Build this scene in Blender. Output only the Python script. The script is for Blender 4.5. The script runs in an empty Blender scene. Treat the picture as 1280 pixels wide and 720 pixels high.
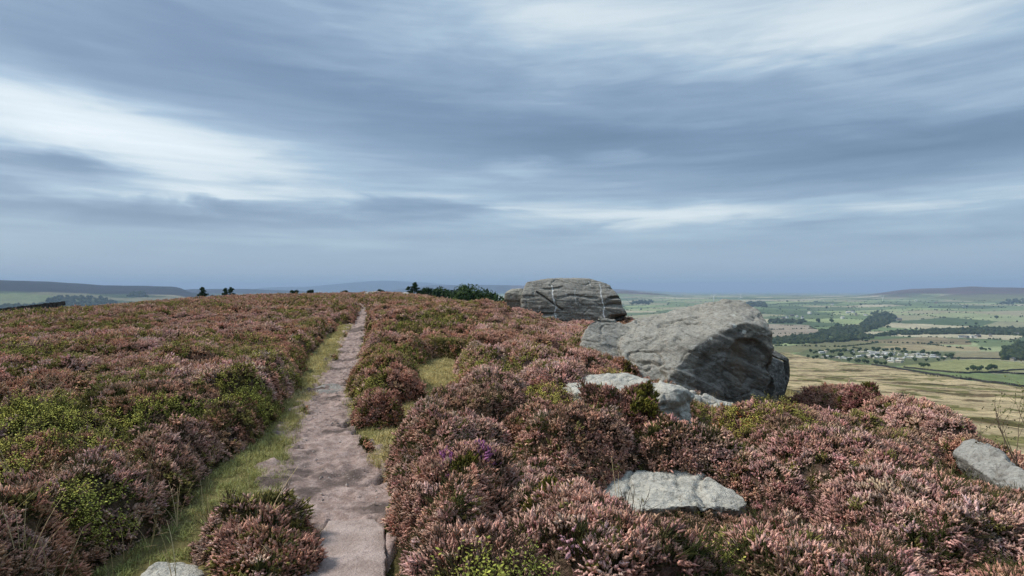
import bpy, bmesh, math, random
import numpy as np
rng = np.random.default_rng(11)
random.seed(11)
sc = bpy.context.scene
COL = sc.collection
F, CX, CY, CZ = 711.0, 640.0, 362.0, 1.65      # photo focal length in pixels, principal point, eye height

# ------------------------------------------------------------------ noise
def _h(ix, iy, iz, seed):
    n = (ix.astype(np.int64) * 374761393 + iy.astype(np.int64) * 668265263 + iz.astype(np.int64) * 2147483647 + seed * 974711) & 0xffffffff
    n = ((n ^ (n >> 13)) * 1274126177) & 0xffffffff
    n = ((n ^ (n >> 16)) * 2246822519) & 0xffffffff
    return ((n ^ (n >> 15)) & 0xffffff) / float(0xffffff)
def vn(x, y, seed=0):
    ix, iy = np.floor(x), np.floor(y); fx, fy = x - ix, y - iy
    fx = fx * fx * (3 - 2 * fx); fy = fy * fy * (3 - 2 * fy); z = np.zeros_like(ix)
    a = _h(ix, iy, z, seed); b = _h(ix + 1, iy, z, seed); c = _h(ix, iy + 1, z, seed); d = _h(ix + 1, iy + 1, z, seed)
    return a + (b - a) * fx + (c - a) * fy + (a - b - c + d) * fx * fy
def fbm(x, y, o=4, seed=0):
    s = 0; a = .5
    for i in range(o):
        s = s + a * vn(x * 2 ** i + 17.3 * i, y * 2 ** i - 9.1 * i, seed + i); a *= .5
    return s / (1 - .5 ** o)
def vn3(p, seed=0):
    i = np.floor(p); f = p - i; f = f * f * (3 - 2 * f); r = 0
    for dx in (0, 1):
        for dy in (0, 1):
            for dz in (0, 1):
                w = (f[:, 0] if dx else 1 - f[:, 0]) * (f[:, 1] if dy else 1 - f[:, 1]) * (f[:, 2] if dz else 1 - f[:, 2])
                r = r + w * _h(i[:, 0] + dx, i[:, 1] + dy, i[:, 2] + dz, seed)
    return r
def fbm3(p, o=4, seed=0):
    s = 0; a = .5
    for i in range(o):
        s = s + a * vn3(p * 2 ** i + 13.7 * i, seed + i); a *= .5
    return s / (1 - .5 ** o)
def worley(x, y, seed=0):
    ix, iy = np.floor(x), np.floor(y); z = np.zeros_like(ix)
    f1 = np.full(x.shape, 9.); f2 = np.full(x.shape, 9.); idr = np.zeros(x.shape)
    for dx in (-1, 0, 1):
        for dy in (-1, 0, 1):
            cx, cy = ix + dx, iy + dy
            px = cx + .1 + .8 * _h(cx, cy, z, seed); py = cy + .1 + .8 * _h(cx, cy, z, seed + 51)
            d = np.hypot(px - x, py - y); r = _h(cx, cy, z, seed + 97)
            nb = d < f1
            f2 = np.where(nb, f1, np.minimum(f2, d)); idr = np.where(nb, r, idr); f1 = np.where(nb, d, f1)
    return f1, f2, idr
def sm(a, b, x):
    t = np.clip((x - a) / (b - a), 0, 1); return t * t * (3 - 2 * t)

# ------------------------------------------------------------------ terrain heights
PLAT = np.array([(4.2, -40), (4.3, 0), (5.6, 6), (6.5, 8), (7.0, 10.6), (6.3, 12.2), (5.1, 13.2), (4.7, 15), (4.9, 22), (5.6, 25), (5.4, 30), (3, 38), (-2, 50), (-7, 70), (-14, 90),
                 (-30, 102), (-72, 98), (-78, 60), (-72, 0), (-60, -40)], float)
def seg_d(x, y, a, b):
    d = b - a; t = np.clip(((x - a[0]) * d[0] + (y - a[1]) * d[1]) / (d @ d), 0, 1)
    return np.hypot(x - a[0] - t * d[0], y - a[1] - t * d[1]), t
def inpoly(x, y, P):
    r = np.zeros(x.shape, bool); j = len(P) - 1
    for i in range(len(P)):
        c = ((P[i][1] > y) != (P[j][1] > y)) & (x < (P[j][0] - P[i][0]) * (y - P[i][1]) / (P[j][1] - P[i][1] + 1e-12) + P[i][0])
        r ^= c; j = i
    return r
def plat_d(x, y):
    d = np.full(x.shape, 1e9)
    for i in range(len(PLAT)):
        d = np.minimum(d, seg_d(x, y, PLAT[i], PLAT[(i + 1) % len(PLAT)])[0])
    return np.where(inpoly(x, y, PLAT), -d, d)
ip = lambda v, pts: np.interp(v, [p[0] for p in pts], [p[1] for p in pts])
ZR = [(0, 0), (2, -.9), (6, -2.6), (12, -4.8), (30, -10.5), (80, -21.5), (200, -43), (400, -67), (700, -93), (1000, -110), (1400, -124), (2000, -138),
      (3000, -131), (4500, -114), (7000, -92), (10000, -95), (15000, -120), (40000, -160)]
ZL = [(0, 0), (10, -.8), (40, -6), (120, -20), (300, -48), (800, -100), (1500, -130), (2500, -128), (4000, -110), (7000, -100), (15000, -120), (40000, -160)]
RIDGES = [  # centre distance, half width, skyline in photo pixels
    (5600, 2400, [(-300, 346), (0, 350), (60, 352), (130, 356.5), (215, 358.5), (225, 360), (240, 366), (300, 372), (360, 378)]),
    (9000, 1800, [(120, 375), (200, 364), (240, 361.5), (310, 361), (380, 364), (440, 370)]),
    (12500, 2200, [(430, 372), (500, 361), (540, 356.5), (620, 356), (680, 357.5), (740, 360), (780, 362), (850, 369), (900, 376)]),
    (7600, 1300, [(690, 378), (740, 368), (780, 364), (820, 367), (870, 373.5), (900, 380)]),
    (20500, 3000, [(270, 368), (330, 359.5), (390, 358), (440, 353), (480, 350.5), (530, 353), (575, 357.5), (650, 358.5), (740, 360), (900, 368)]),
    (8800, 2300, [(960, 384), (1000, 378), (1040, 374), (1080, 369), (1120, 363.5), (1140, 361.5), (1180, 360.2), (1212, 358), (1240, 359), (1280, 360), (1420, 358), (1700, 355)]),
]
def plateau(x, y):
    z = ip(y, [(-50, 0), (15, 0), (22, .12), (30, .36), (45, .62), (65, .85), (80, .95), (95, .8), (140, 0)])
    s = ip(y, [(0, .125), (12, .125), (24, .07), (45, .11), (100, .15)])
    x0 = ip(y, [(0, .6), (15, .8), (25, 1.0), (45, -8.0), (65, -14), (100, -19)])
    u = np.minimum(x, 5.4) - x0
    z = z - s * (np.sqrt(u * u + .6) + u) * .5 - .22 * np.exp(-(((x - 5.6) / 1.2) ** 2 + ((y - 12) / 1.6) ** 2))
    l = np.maximum(0, -x - 2); z = z - .00074 * l * l - .0016 * np.maximum(0, -x - 27) ** 2 * sm(75, 55, y) + .35 * np.exp(-((x + 38) / 14) ** 2 - ((y - 78) / 16) ** 2) - (.045 * np.clip(x - 2.4, 0, 2.2) ** 2) * sm(16, 10, y)
    z = z + .40 * np.exp(-(((x + 2.2) / 3.2) ** 2 + ((y - 25) / 6) ** 2))
    return z
def H(x, y):
    x = np.asarray(x, float); y = np.asarray(y, float)
    d = plat_d(x, y); o = np.maximum(d, 0); r = np.hypot(x, y)
    z = plateau(x, y) * np.exp(-np.maximum(0, o) / 60)
    z = z + (fbm(x * .35, y * .35, 3, 3) - .5) * .16 * np.exp(-o / 30)
    az = np.degrees(np.arctan2(x, y)); w = sm(-14, 6, az)
    z = z + ip(o, ZR) * w + ip(o, ZL) * (1 - w)
    z = z + (fbm(x / 45, y / 45, 4, 8) - .5) * 5 * sm(15, 120, o) * (1 - sm(900, 1500, o)) + (fbm(x / 500, y / 500, 4, 9) - .5) * 26 * sm(800, 2500, o)
    px = CX + F * np.tan(np.radians(np.clip(az, -65, 65)))
    for rc, hw, sky in RIDGES:
        zt = CZ + (CY - ip(px, sky)) / F * rc * np.cos(np.radians(np.clip(az, -65, 65)))
        zt = zt + (fbm(x / 260, y / 260, 4, 31) - .5) * 12
        t = np.where(r < rc, sm(rc - hw, rc, r), 1 - sm(rc, rc + hw * 1.3, r))
        inside = (px > sky[0][0]) & (px < sky[-1][0])
        z = np.where(inside, np.maximum(z, z + (zt - z) * t), z)
    return z
def H1(x, y): return float(H(np.array([x]), np.array([y]))[0])
def W(px, py, Y): return np.array([(px - CX) / F * Y, Y, CZ - (py - CY) / F * Y])
def unproj(px, py, ymin, ymax=14000):
    """point of the terrain seen at a photo pixel, beyond depth ymin"""
    px = np.atleast_1d(np.asarray(px, float)); py = np.atleast_1d(np.asarray(py, float))
    Y = np.exp(np.linspace(math.log(ymin), math.log(ymax), 420))[None, :]
    X = (px[:, None] - CX) / F * Y; Z = CZ - (py[:, None] - CY) / F * Y
    YY = np.broadcast_to(Y, X.shape)
    hit = H(X.ravel(), YY.ravel()).reshape(X.shape) >= Z
    k = np.argmax(hit, 1); ok = hit.any(1); rows = np.arange(len(px))
    return np.stack([X[rows, k], YY[rows, k], H(X[rows, k], YY[rows, k])], 1), ok
def ground_px(px, py, zref=0.0):
    Y = (CZ - zref) * F / (py - CY); return np.array([(px - CX) / F * Y, Y])

# ------------------------------------------------------------------ paths, grass margins, exclusion zones
def strip(pts):
    P = []
    for px, py, w in pts:
        g = ground_px(px, py, float(ip((CZ) * F / (py - CY), [(0, 0), (15, 0), (30, .2)])) if py < 440 else 0.0)
        P.append((g[0], g[1], w / F * g[1]))
    return np.array(P)
PATH = np.vstack([[(-.86, 0.2, .42), (-.88, 2.0, .42)],
        strip([(452, 715, 52), (447, 650, 55), (420, 612, 84), (411, 570, 60), (404, 530, 42), (407, 500, 31), (424, 470, 24), (438, 440, 18), (444, 420, 15), (452, 403, 8)]),
        [(-9.9, 38, .20), (-13.9, 50, .18), (-17.3, 62, .2), (-18.5, 76, .2)]])
GRASS = [strip([(434, 408, 8), (424, 420, 12), (406, 445, 21), (393, 470, 19), (380, 492, 19), (364, 520, 24), (338, 560, 34), (300, 610, 50), (248, 655, 56), (190, 700, 56)]),
         strip([(551, 452, 22), (547, 475, 33), (532, 498, 21), (512, 512, 18), (488, 530, 37), (480, 555, 36), (482, 580, 18)]),
         np.array([(-8.0, 33, .55), (-6.2, 37, .45), (-4.9, 41, .4)])]
def strip_d(x, y, S):
    """distance outside a variable-width strip (negative inside)"""
    d = np.full(x.shape, 1e9)
    for i in range(len(S) - 1):
        q, t = seg_d(x, y, S[i, :2], S[i + 1, :2]); d = np.minimum(d, q - (S[i, 2] + (S[i + 1, 2] - S[i, 2]) * t))
    return d
BUSHES = []   # (x, y, rx, ry)
ROCKS = []    # (x, y, rx, ry, rot)
LOW = [(1.95, 5.8, .65, .55, .35), (-3.4, 4.2, 1.7, 1.8, .78), (-1.8, 4.25, .40, .50, .12), (-.95, 7.7, .45, 1.3, .5), (.95, 4.15, 1.0, .62, .17), (1.75, 4.35, .35, .4, .45), (1.95, 6.75, .7, .6, .25), (3.5, 9.9, 1.7, 1.1, .28), (4.7, 9.7, 1.3, 1.0, .25), (3.0, 8.1, .7, .5, .3), (5.4, 11.2, 1.1, 1.3, .2), (2.1, 6.6, .7, .6, .15), (2.6, 22.5, 3.6, 3.0, .45), (-1.9, 2.95, .60, .60, .05), (1.4, 7.0, .9, .5, .5), (5.9, 6.7, .9, .9, .15)]   # shorter heather: x, y, rx, ry, share left
def bare_d(x, y):
    wob = (fbm(x * 1.7, y * 1.7, 4, 61) - .5) * .50
    d = strip_d(x, y, PATH)
    for g in GRASS: d = np.minimum(d, strip_d(x, y, g))
    d = d + wob
    for bx, by, rx, ry in BUSHES:
        k = np.hypot((x - bx) / rx, (y - by) / ry); d = np.minimum(d, (k - .8) * min(rx, ry) + .12)
    return d
def rock_d(x, y):
    d = np.full(np.shape(x), 1e9)
    for bx, by, rx, ry, a in ROCKS:
        c, s = math.cos(a), math.sin(a); u = (x - bx) * c + (y - by) * s; v = -(x - bx) * s + (y - by) * c
        d = np.minimum(d, (np.hypot(u / rx, v / ry) - 1) * min(rx, ry))
    return d
def canopy(x, y):
    """height of the heather above the ground, and the random number of its bush"""
    wx = x + (fbm(x * 1.3, y * 1.3, 2, 71) - .5) * .5; wy = y + (fbm(x * 1.3, y * 1.3, 2, 72) - .5) * .5
    f1, f2, i1 = worley(wx / 1.18, wy / 1.18, 5)
    g1, g2, i2 = worley(wx / .42 + 3.1, wy / .42, 6)
    dome = np.sqrt(np.maximum(0, 1 - (f1 / .78) ** 2)); dm2 = np.sqrt(np.maximum(0, 1 - (g1 / .8) ** 2))
    c = .06 + (dome * (.20 + .22 * i1) + dm2 * .10) * (.50 + .50 * sm(.0, .26, f2 - f1)) * (1 + .30 * sm(26, 9, np.hypot(x, y))) + (fbm(x * .22, y * .22, 2, 75) - .5) * .18
    bd = bare_d(x, y) ; rd = rock_d(x, y)
    c = c * np.sqrt(np.clip(bd / .30, 0, 1)) * np.sqrt(np.clip((rd + .04) / .22, 0, 1))
    for lx, ly, rx, ry, f in LOW: c = c * (1 - (1 - f) * np.exp(-(((x - lx) / rx) ** 2 + ((y - ly) / ry) ** 2) ** 2))
    d = plat_d(x, y)
    c = c * (1 - sm(.2, 1.3, d + (fbm(x * .8, y * .8, 2, 77) - .5) * 1.2))
    return np.maximum(c, 0), i1, i2

# ------------------------------------------------------------------ node helpers
class NT:
    def __init__(s, tree): s.t = tree; s.n = tree.nodes; s.l = tree.links
    def new(s, typ, **kw):
        n = s.n.new(typ)
        for k, v in kw.items(): setattr(n, k, v)
        return n
    def put(s, sock, v):
        if hasattr(v, 'is_output') or isinstance(v, bpy.types.NodeSocket): s.l.new(v, sock)
        elif v is not None:
            if isinstance(v, (tuple, list)) and len(v) == 3 and sock.type == 'RGBA': v = (*v, 1)
            sock.default_value = v
    def math(s, op, a, b=None, c=None, clamp=False):
        n = s.new('ShaderNodeMath', operation=op, use_clamp=clamp)
        for i, v in enumerate((a, b, c)):
            if v is not None: s.put(n.inputs[i], v)
        return n.outputs[0]
    def vmath(s, op, a, b=None):
        n = s.new('ShaderNodeVectorMath', operation=op); s.put(n.inputs[0], a)
        if b is not None: s.put(n.inputs[1], b)
        return n.outputs[0]
    def noise(s, vec, scale, detail=4, rough=.55, dist=0, out=0):
        n = s.new('ShaderNodeTexNoise'); s.put(n.inputs['Vector'], vec); n.inputs['Scale'].default_value = scale
        n.inputs['Detail'].default_value = detail; n.inputs['Roughness'].default_value = rough; n.inputs['Distortion'].default_value = dist
        return n.outputs[out]
    def voro(s, vec, scale, feature='F1', out='Distance'):
        n = s.new('ShaderNodeTexVoronoi', feature=feature); s.put(n.inputs['Vector'], vec); n.inputs['Scale'].default_value = scale
        return n.outputs[out]
    def ramp(s, fac, stops):
        n = s.new('ShaderNodeValToRGB'); e = n.color_ramp.elements
        while len(e) < len(stops): e.new(.5)
        for k, (p, c) in enumerate(stops):
            e[k].position = p; e[k].color = (c, c, c, 1) if not isinstance(c, (tuple, list)) else (*c, 1)
        s.put(n.inputs[0], fac); return n.outputs[0]
    def mix(s, fac, a, b, mode='MIX'):
        n = s.new('ShaderNodeMix', data_type='RGBA', blend_type=mode)
        s.put(n.inputs[0], fac); s.put(n.inputs[6], a); s.put(n.inputs[7], b); return n.outputs[2]
    def rng(s, v, a, b, c=0., d=1., smooth=True):
        n = s.new('ShaderNodeMapRange', interpolation_type='SMOOTHSTEP' if smooth else 'LINEAR')
        for k, q in enumerate((v, a, b, c, d)): s.put(n.inputs[k], q)
        return n.outputs[0]
    def scale(s, vec, v3): return s.vmath('MULTIPLY', vec, v3)
    def pos(s): return s.new('ShaderNodeNewGeometry').outputs['Position']
    def obj(s): return s.new('ShaderNodeTexCoord').outputs['Object']
    def attr(s, name, typ='GEOMETRY', out='Color'):
        return s.new('ShaderNodeAttribute', attribute_name=name, attribute_type=typ).outputs[out]
    def bump(s, h, strength=.5, dist=.02):
        n = s.new('ShaderNodeBump'); n.inputs['Strength'].default_value = strength; n.inputs['Distance'].default_value = dist
        s.put(n.inputs['Height'], h); return n.outputs[0]
def material(name, fn, rough=.9, spec=.2):
    m = bpy.data.materials.new(name); m.use_nodes = True
    t = NT(m.node_tree); b = m.node_tree.nodes['Principled BSDF']
    b.inputs['Roughness'].default_value = rough; b.inputs['Specular IOR Level'].default_value = spec
    r = fn(t)
    if isinstance(r, tuple) and len(r) == 2 and isinstance(r[0], bpy.types.NodeSocket):
        t.l.new(r[0], b.inputs['Base Color']); t.l.new(r[1], b.inputs['Normal'])
    else: t.put(b.inputs['Base Color'], r)
    return m

def plain(name, col, rough=.85, var=.25, scale=6):
    return material(name, lambda t: t.mix(t.rng(t.noise(t.obj(), scale), .3, .7), tuple(c * (1 - var) for c in col), tuple(min(1, c * (1 + var)) for c in col)), rough)

# ------------------------------------------------------------------ object helpers
def mesh_obj(name, V, Fq, mats=(), smooth=True, mi=None, parent=None, link=True, attrs=None, sharp=None):
    me = bpy.data.meshes.new(name)
    if isinstance(Fq, np.ndarray):
        V = np.asarray(V, np.float32); n, k = Fq.shape
        me.vertices.add(len(V)); me.vertices.foreach_set('co', V.ravel())
        me.loops.add(n * k); me.loops.foreach_set('vertex_index', Fq.astype(np.int32).ravel())
        me.polygons.add(n); me.polygons.foreach_set('loop_start', np.arange(0, n * k, k, dtype=np.int32))
        me.update(calc_edges=True)
    else:
        me.from_pydata([tuple(map(float, v)) for v in V], [], [tuple(int(i) for i in f) for f in Fq])
    for m in mats: me.materials.append(m)
    if mi is not None: me.polygons.foreach_set('material_index', np.asarray(mi, np.int32))
    me.polygons.foreach_set('use_smooth', np.full(len(me.polygons), smooth))
    for k, a in (attrs or {}).items():
        a = np.asarray(a, np.float32)
        if a.ndim == 1: at = me.attributes.new(k, 'FLOAT', 'POINT'); at.data.foreach_set('value', a)
        else:
            at = me.attributes.new(k, 'FLOAT_COLOR', 'POINT')
            at.data.foreach_set('color', np.concatenate([a, np.ones((len(a), 1), np.float32)], 1).ravel())
    o = bpy.data.objects.new(name, me)
    if link: COL.objects.link(o)
    if parent is not None: o.parent = parent
    return o
def tag(o, label=None, cat=None, group=None, kind=None):
    for k, v in (('label', label), ('category', cat), ('group', group), ('kind', kind)):
        if v: o[k] = v
    return o
def empty(name, loc=(0, 0, 0), rz=0):
    o = bpy.data.objects.new(name, None); o.empty_display_size = .2; o.location = loc; o.rotation_euler = (0, 0, rz); COL.objects.link(o); return o
class MB:
    """collects simple shapes into one mesh"""
    def __init__(s): s.v = []; s.f = []; s.m = []
    def add(s, V, Fs, m=0):
        b = len(s.v); s.v += [tuple(v) for v in V]; s.f += [tuple(i + b for i in f) for f in Fs]; s.m += [m] * len(Fs)
    def box(s, c, h, m=0, rz=0, top=1.0):
        V = []
        for dz in (-1, 1):
            for dx, dy in ((-1, -1), (1, -1), (1, 1), (-1, 1)):
                k = top if dz > 0 else 1; X, Y = dx * h[0] * k, dy * h[1] * k
                V.append((c[0] + X * math.cos(rz) - Y * math.sin(rz), c[1] + X * math.sin(rz) + Y * math.cos(rz), c[2] + dz * h[2]))
        s.add(V, [(0, 3, 2, 1), (4, 5, 6, 7), (0, 1, 5, 4), (1, 2, 6, 5), (2, 3, 7, 6), (3, 0, 4, 7)], m)
    def tube(s, P, R, n=6, m=0):
        P = [np.asarray(p, float) for p in P]; V = []; Fs = []
        for i, p in enumerate(P):
            d = P[min(i + 1, len(P) - 1)] - P[max(i - 1, 0)]; d = d / (np.linalg.norm(d) + 1e-9)
            u = np.cross(d, (0, 0, 1) if abs(d[2]) < .9 else (1, 0, 0)); u /= np.linalg.norm(u); w = np.cross(d, u)
            for k in range(n):
                a = 2 * math.pi * k / n; V.append(p + R[i] * (math.cos(a) * u + math.sin(a) * w))
        for i in range(len(P) - 1):
            for k in range(n): Fs.append((i * n + k, i * n + (k + 1) % n, (i + 1) * n + (k + 1) % n, (i + 1) * n + k))
        Fs.append(tuple(range(n))[::-1]); Fs.append(tuple(range((len(P) - 1) * n, len(P) * n)))
        s.add(V, Fs, m)
    def build(s, name, mats, parent=None, smooth=False, link=True):
        return mesh_obj(name, s.v, s.f, mats, smooth, s.m, parent, link)

# ------------------------------------------------------------------ small plants as arrays (verts, quads, material index, shade)
def _rot(d):
    d = d / np.linalg.norm(d); u = np.cross(d, (0, 0, 1.) if abs(d[2]) < .95 else (1., 0, 0)); u /= np.linalg.norm(u)
    return np.stack([u, np.cross(d, u), d], 1)
class Tuft:
    def __init__(s): s.V = []; s.F = []; s.M = []; s.S = []; s.n = 0
    def add(s, V, Fq, m, sh):
        s.V.append(V); s.F.append(np.asarray(Fq) + s.n); s.M += [m] * len(Fq); s.S.append(np.full(len(V), sh)); s.n += len(V)
    def done(s): return np.concatenate(s.V), np.concatenate(s.F), np.array(s.M), np.concatenate(s.S)
def ringtube(base, d, zs, rs, n, bend=None, tw=0.):
    R = _rot(np.asarray(d, float)); V = []
    for i, (z, r) in enumerate(zip(zs, rs)):
        a = np.arange(n) * 2 * math.pi / n + tw * i
        loc = np.stack([np.cos(a) * r, np.sin(a) * r, np.full(n, z)], 1)
        p = loc @ R.T + base
        if bend is not None: p = p + bend * (z / zs[-1]) ** 2
        V.append(p)
    Fq = [(i * n + k, i * n + (k + 1) % n, (i + 1) * n + (k + 1) % n, (i + 1) * n + k) for i in range(len(zs) - 1) for k in range(n)]
    return np.concatenate(V), Fq
def heather_tuft(r, ns=16, spread=.75, fat=1.2, segs=6, stem=.07, L0=.020, L1=.044, rad=.052):
    T = Tuft()
    for k in range(ns):
        a = r.uniform(0, 6.283); t = r.uniform(0, 1) ** .7 * spread
        d = np.array([math.cos(a) * math.sin(t), math.sin(a) * math.sin(t), math.cos(t)]) + r.normal(0, .16, 3); d /= np.linalg.norm(d)
        L = r.uniform(L0, L1); b0 = np.array([math.cos(a), math.sin(a), 0]) * r.uniform(0, rad) * .5 + (0, 0, -stem)
        p0 = np.array([math.cos(a), math.sin(a), 0]) * rad * r.uniform(.05, 1) + (0, 0, r.uniform(-.03, .02))
        V, Fq = ringtube(b0, p0 - b0, [0, np.linalg.norm(p0 - b0)], [.003, .002], 3); T.add(V, Fq, 1, r.uniform(.3, 1))
        zs = np.linspace(0, L, segs); rr = np.interp(np.linspace(0, 1, segs), [0, .15, .6, 1], [.45, 1, .85, .15]) * np.where(np.arange(segs) % 2, 1.18, .74)
        rs = .0068 * fat * r.uniform(.75, 1.3) * rr
        V, Fq = ringtube(p0, d, zs, rs, 4, np.array([r.normal(0, .008), r.normal(0, .008), r.uniform(.0, .012)]), tw=.7)
        T.add(V, Fq, 0, 0.); T.S[-1] = np.clip(r.uniform(.1, .9) + r.normal(0, .22, len(V)), 0, 1)
    for k in range(int(ns * .32)):                      # short leafy shoots between the spikes
        a = r.uniform(0, 6.283); t = r.uniform(0, 1.0)
        d = np.array([math.cos(a) * math.sin(t), math.sin(a) * math.sin(t), math.cos(t)])
        b0 = np.array([math.cos(a), math.sin(a), 0]) * r.uniform(0, rad) + (0, 0, -stem * .8)
        V, Fq = ringtube(b0, d, [0, .035, .075], [.003, .005 * fat, .0015], 3); T.add(V, Fq, 1, r.uniform(0, 1))
    return T.done()
def leaf(T, p, d, L, w, m, sh, r):
    R = _rot(d); n = r.normal(size=3) * .2
    V = np.array([(0, 0, 0), (w, .15 * L, L * .5), (0, .25 * L, L), (-w, .15 * L, L * .5)]) @ R.T + p + n * L * .1
    T.add(V, [(0, 1, 2, 3)], m, sh)
def twig_tuft(r):
    T = Tuft()
    for k in range(13):
        a = r.uniform(0, 6.283); t = r.uniform(0, 1.1); d = np.array([math.cos(a) * math.sin(t), math.sin(a) * math.sin(t), math.cos(t)]); L = r.uniform(.08, .2); bend = r.normal(0, .03, 3); p = np.array([math.cos(a), math.sin(a), 0]) * .03 + (0, 0, -.08)
        V, Fq = ringtube(p, d, [0, L * .35, L * .7, L], [.0035, .003, .0022, .001], 3, bend); T.add(V, Fq, 1, r.uniform(.3, 1))
        for j in range(3):
            e = d + r.normal(0, .55, 3); e /= np.linalg.norm(e); V, Fq = ringtube(p + d * L * r.uniform(.4, .9), e, [0, .03, .06], [.002, .0016, .0008], 3); T.add(V, Fq, 1, r.uniform(.4, 1))
    return T.done()
def leafy_tuft(r, nl=34, size=.02, h=.11):
    T = Tuft()
    for k in range(7):
        a = r.uniform(0, 6.283); t = r.uniform(0, .7); d = np.array([math.cos(a) * math.sin(t), math.sin(a) * math.sin(t), math.cos(t)])
        V, Fq = ringtube(np.array([0, 0, -.06]), d, [0, h + .06], [.0025, .0015], 3); T.add(V, Fq, 1, .5)
        for j in range(nl // 7):
            q = r.uniform(.2, 1.05); dd = d + r.normal(size=3) * .9; dd[2] = abs(dd[2]) * .6
            leaf(T, np.array([0, 0, -.06]) + d * q * (h + .06), dd, size * r.uniform(.7, 1.3), size * .33, 0, r.uniform(0, 1), r)
    return T.done()
def grass_tuft(r, nb=16, L=.12, w=.0022, spread=.8, rad=.03, segs=4):
    T = Tuft()
    for k in range(nb):
        a = r.uniform(0, 6.283); t = r.uniform(.05, spread); l = L * r.uniform(.5, 1.2)
        b = np.array([r.normal() * rad, r.normal() * rad, -.01]); s = np.linspace(0, 1, segs)
        out = math.sin(t) * s * (.4 + .8 * s) * l; up = l * (math.cos(t) * s - .35 * math.sin(t) * s * s * s)
        c = np.stack([math.cos(a) * out, math.sin(a) * out, up], 1) + b; side = np.array([-math.sin(a), math.cos(a), 0])
        ww = w * (1 - .85 * s ** 2)[:, None]
        V = np.concatenate([c - side * ww, c + side * ww]); Fq = [(i, i + segs, i + segs + 1, i + 1) for i in range(segs - 1)]
        T.add(V, Fq, 0, r.uniform(0, 1))
    return T.done()
def dry_stem(r):
    T = Tuft()
    for k in range(6):
        a = r.uniform(0, 6.283); t = r.uniform(.1, .9); L = r.uniform(.35, .7); s = np.linspace(0, 1, 8)
        out = math.sin(t) * s * (.5 + .6 * s) * L; up = L * (math.cos(t) * s - .25 * math.sin(t) * s ** 3)
        c = np.stack([math.cos(a) * out, math.sin(a) * out, up], 1); side = np.array([-math.sin(a), math.cos(a), 0]); ww = (.003 * (1 - .6 * s))[:, None]
        T.add(np.concatenate([c - side * ww, c + side * ww]), [(i, i + 8, i + 9, i + 1) for i in range(7)], 0, r.uniform(0, 1))
    return T.done()

def plant_mats(prefix, attr_type):
    def fl(t):
        c = t.attr('tint', attr_type); s = t.attr('shade', 'GEOMETRY', 'Fac')
        c = t.mix(1.0, c, t.ramp(s, [(0, .68), (.5, 1.0), (1, 1.5)]), 'MULTIPLY')
        return t.mix(t.math('MULTIPLY', t.noise(t.pos(), 130, 2), .4), c, t.mix(.5, c, (.20, .13, .06)))
    def st(t):
        s = t.attr('shade', 'GEOMETRY', 'Fac'); p = t.noise(t.pos(), 1.3, 2)
        return t.mix(t.rng(p, .42, .6), t.mix(s, (.035, .025, .018), (.095, .065, .040)), t.mix(s, (.035, .040, .014), (.095, .105, .032)))
    return [material(prefix + '_flower', fl, .95, .1), material(prefix + '_stem', st, .95, .1)]
M_INST = plant_mats('scatter', 'INSTANCER'); M_REAL = plant_mats('bush', 'GEOMETRY')

def scatter(name, base, P, N, S, I, tint, sources, mats):
    """base mesh object gets instances of small plants at points P: one 'stuff' object"""
    pm = bpy.data.meshes.new(name + '_points'); pm.vertices.add(len(P)); pm.vertices.foreach_set('co', np.asarray(P, np.float32).ravel())
    for nm, typ, key, a in (('rot', 'FLOAT_VECTOR', 'vector', N), ('scl', 'FLOAT', 'value', S), ('idx', 'INT', 'value', I)):
        at = pm.attributes.new(nm, typ, 'POINT'); at.data.foreach_set(key, np.asarray(a, np.int32 if typ == 'INT' else np.float32).ravel())
    at = pm.attributes.new('tint', 'FLOAT_COLOR', 'POINT'); at.data.foreach_set('color', np.concatenate([tint, np.ones((len(P), 1))], 1).astype(np.float32).ravel())
    po = bpy.data.objects.new(name + '_points', pm)
    g = bpy.data.node_groups.new(name, 'GeometryNodeTree')
    g.interface.new_socket('Geometry', in_out='INPUT', socket_type='NodeSocketGeometry'); g.interface.new_socket('Geometry', in_out='OUTPUT', socket_type='NodeSocketGeometry')
    n = g.nodes; l = g.links; gi = n.new('NodeGroupInput'); go = n.new('NodeGroupOutput')
    oi = n.new('GeometryNodeObjectInfo'); oi.inputs['Object'].default_value = po
    jn = n.new('GeometryNodeJoinGeometry')
    for k, (V, Fq, M, Sh) in enumerate(sources):
        so = mesh_obj(f'{name}_source', V, Fq, mats, True, M, None, False, {'shade': Sh})
        si = n.new('GeometryNodeObjectInfo'); si.inputs['Object'].default_value = so
        gt = n.new('GeometryNodeGeometryToInstance'); l.new(si.outputs['Geometry'], gt.inputs[0]); l.new(gt.outputs[0], jn.inputs[0])
    ins = n.new('GeometryNodeInstanceOnPoints'); ins.inputs['Pick Instance'].default_value = True
    l.new(oi.outputs['Geometry'], ins.inputs['Points']); l.new(jn.outputs[0], ins.inputs['Instance'])
    def na(nm, typ):
        a = n.new('GeometryNodeInputNamedAttribute'); a.data_type = typ; a.inputs['Name'].default_value = nm; return a.outputs['Attribute']
    e = n.new('FunctionNodeEulerToRotation'); l.new(na('rot', 'FLOAT_VECTOR'), e.inputs[0]); l.new(e.outputs[0], ins.inputs['Rotation'])
    l.new(na('scl', 'FLOAT'), ins.inputs['Scale']); l.new(na('idx', 'INT'), ins.inputs['Instance Index'])
    j2 = n.new('GeometryNodeJoinGeometry'); l.new(gi.outputs[0], j2.inputs[0]); l.new(ins.outputs[0], j2.inputs[0]); l.new(j2.outputs[0], go.inputs[0])
    md = base.modifiers.new('scatter', 'NODES'); md.node_group = g
    return base
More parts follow.
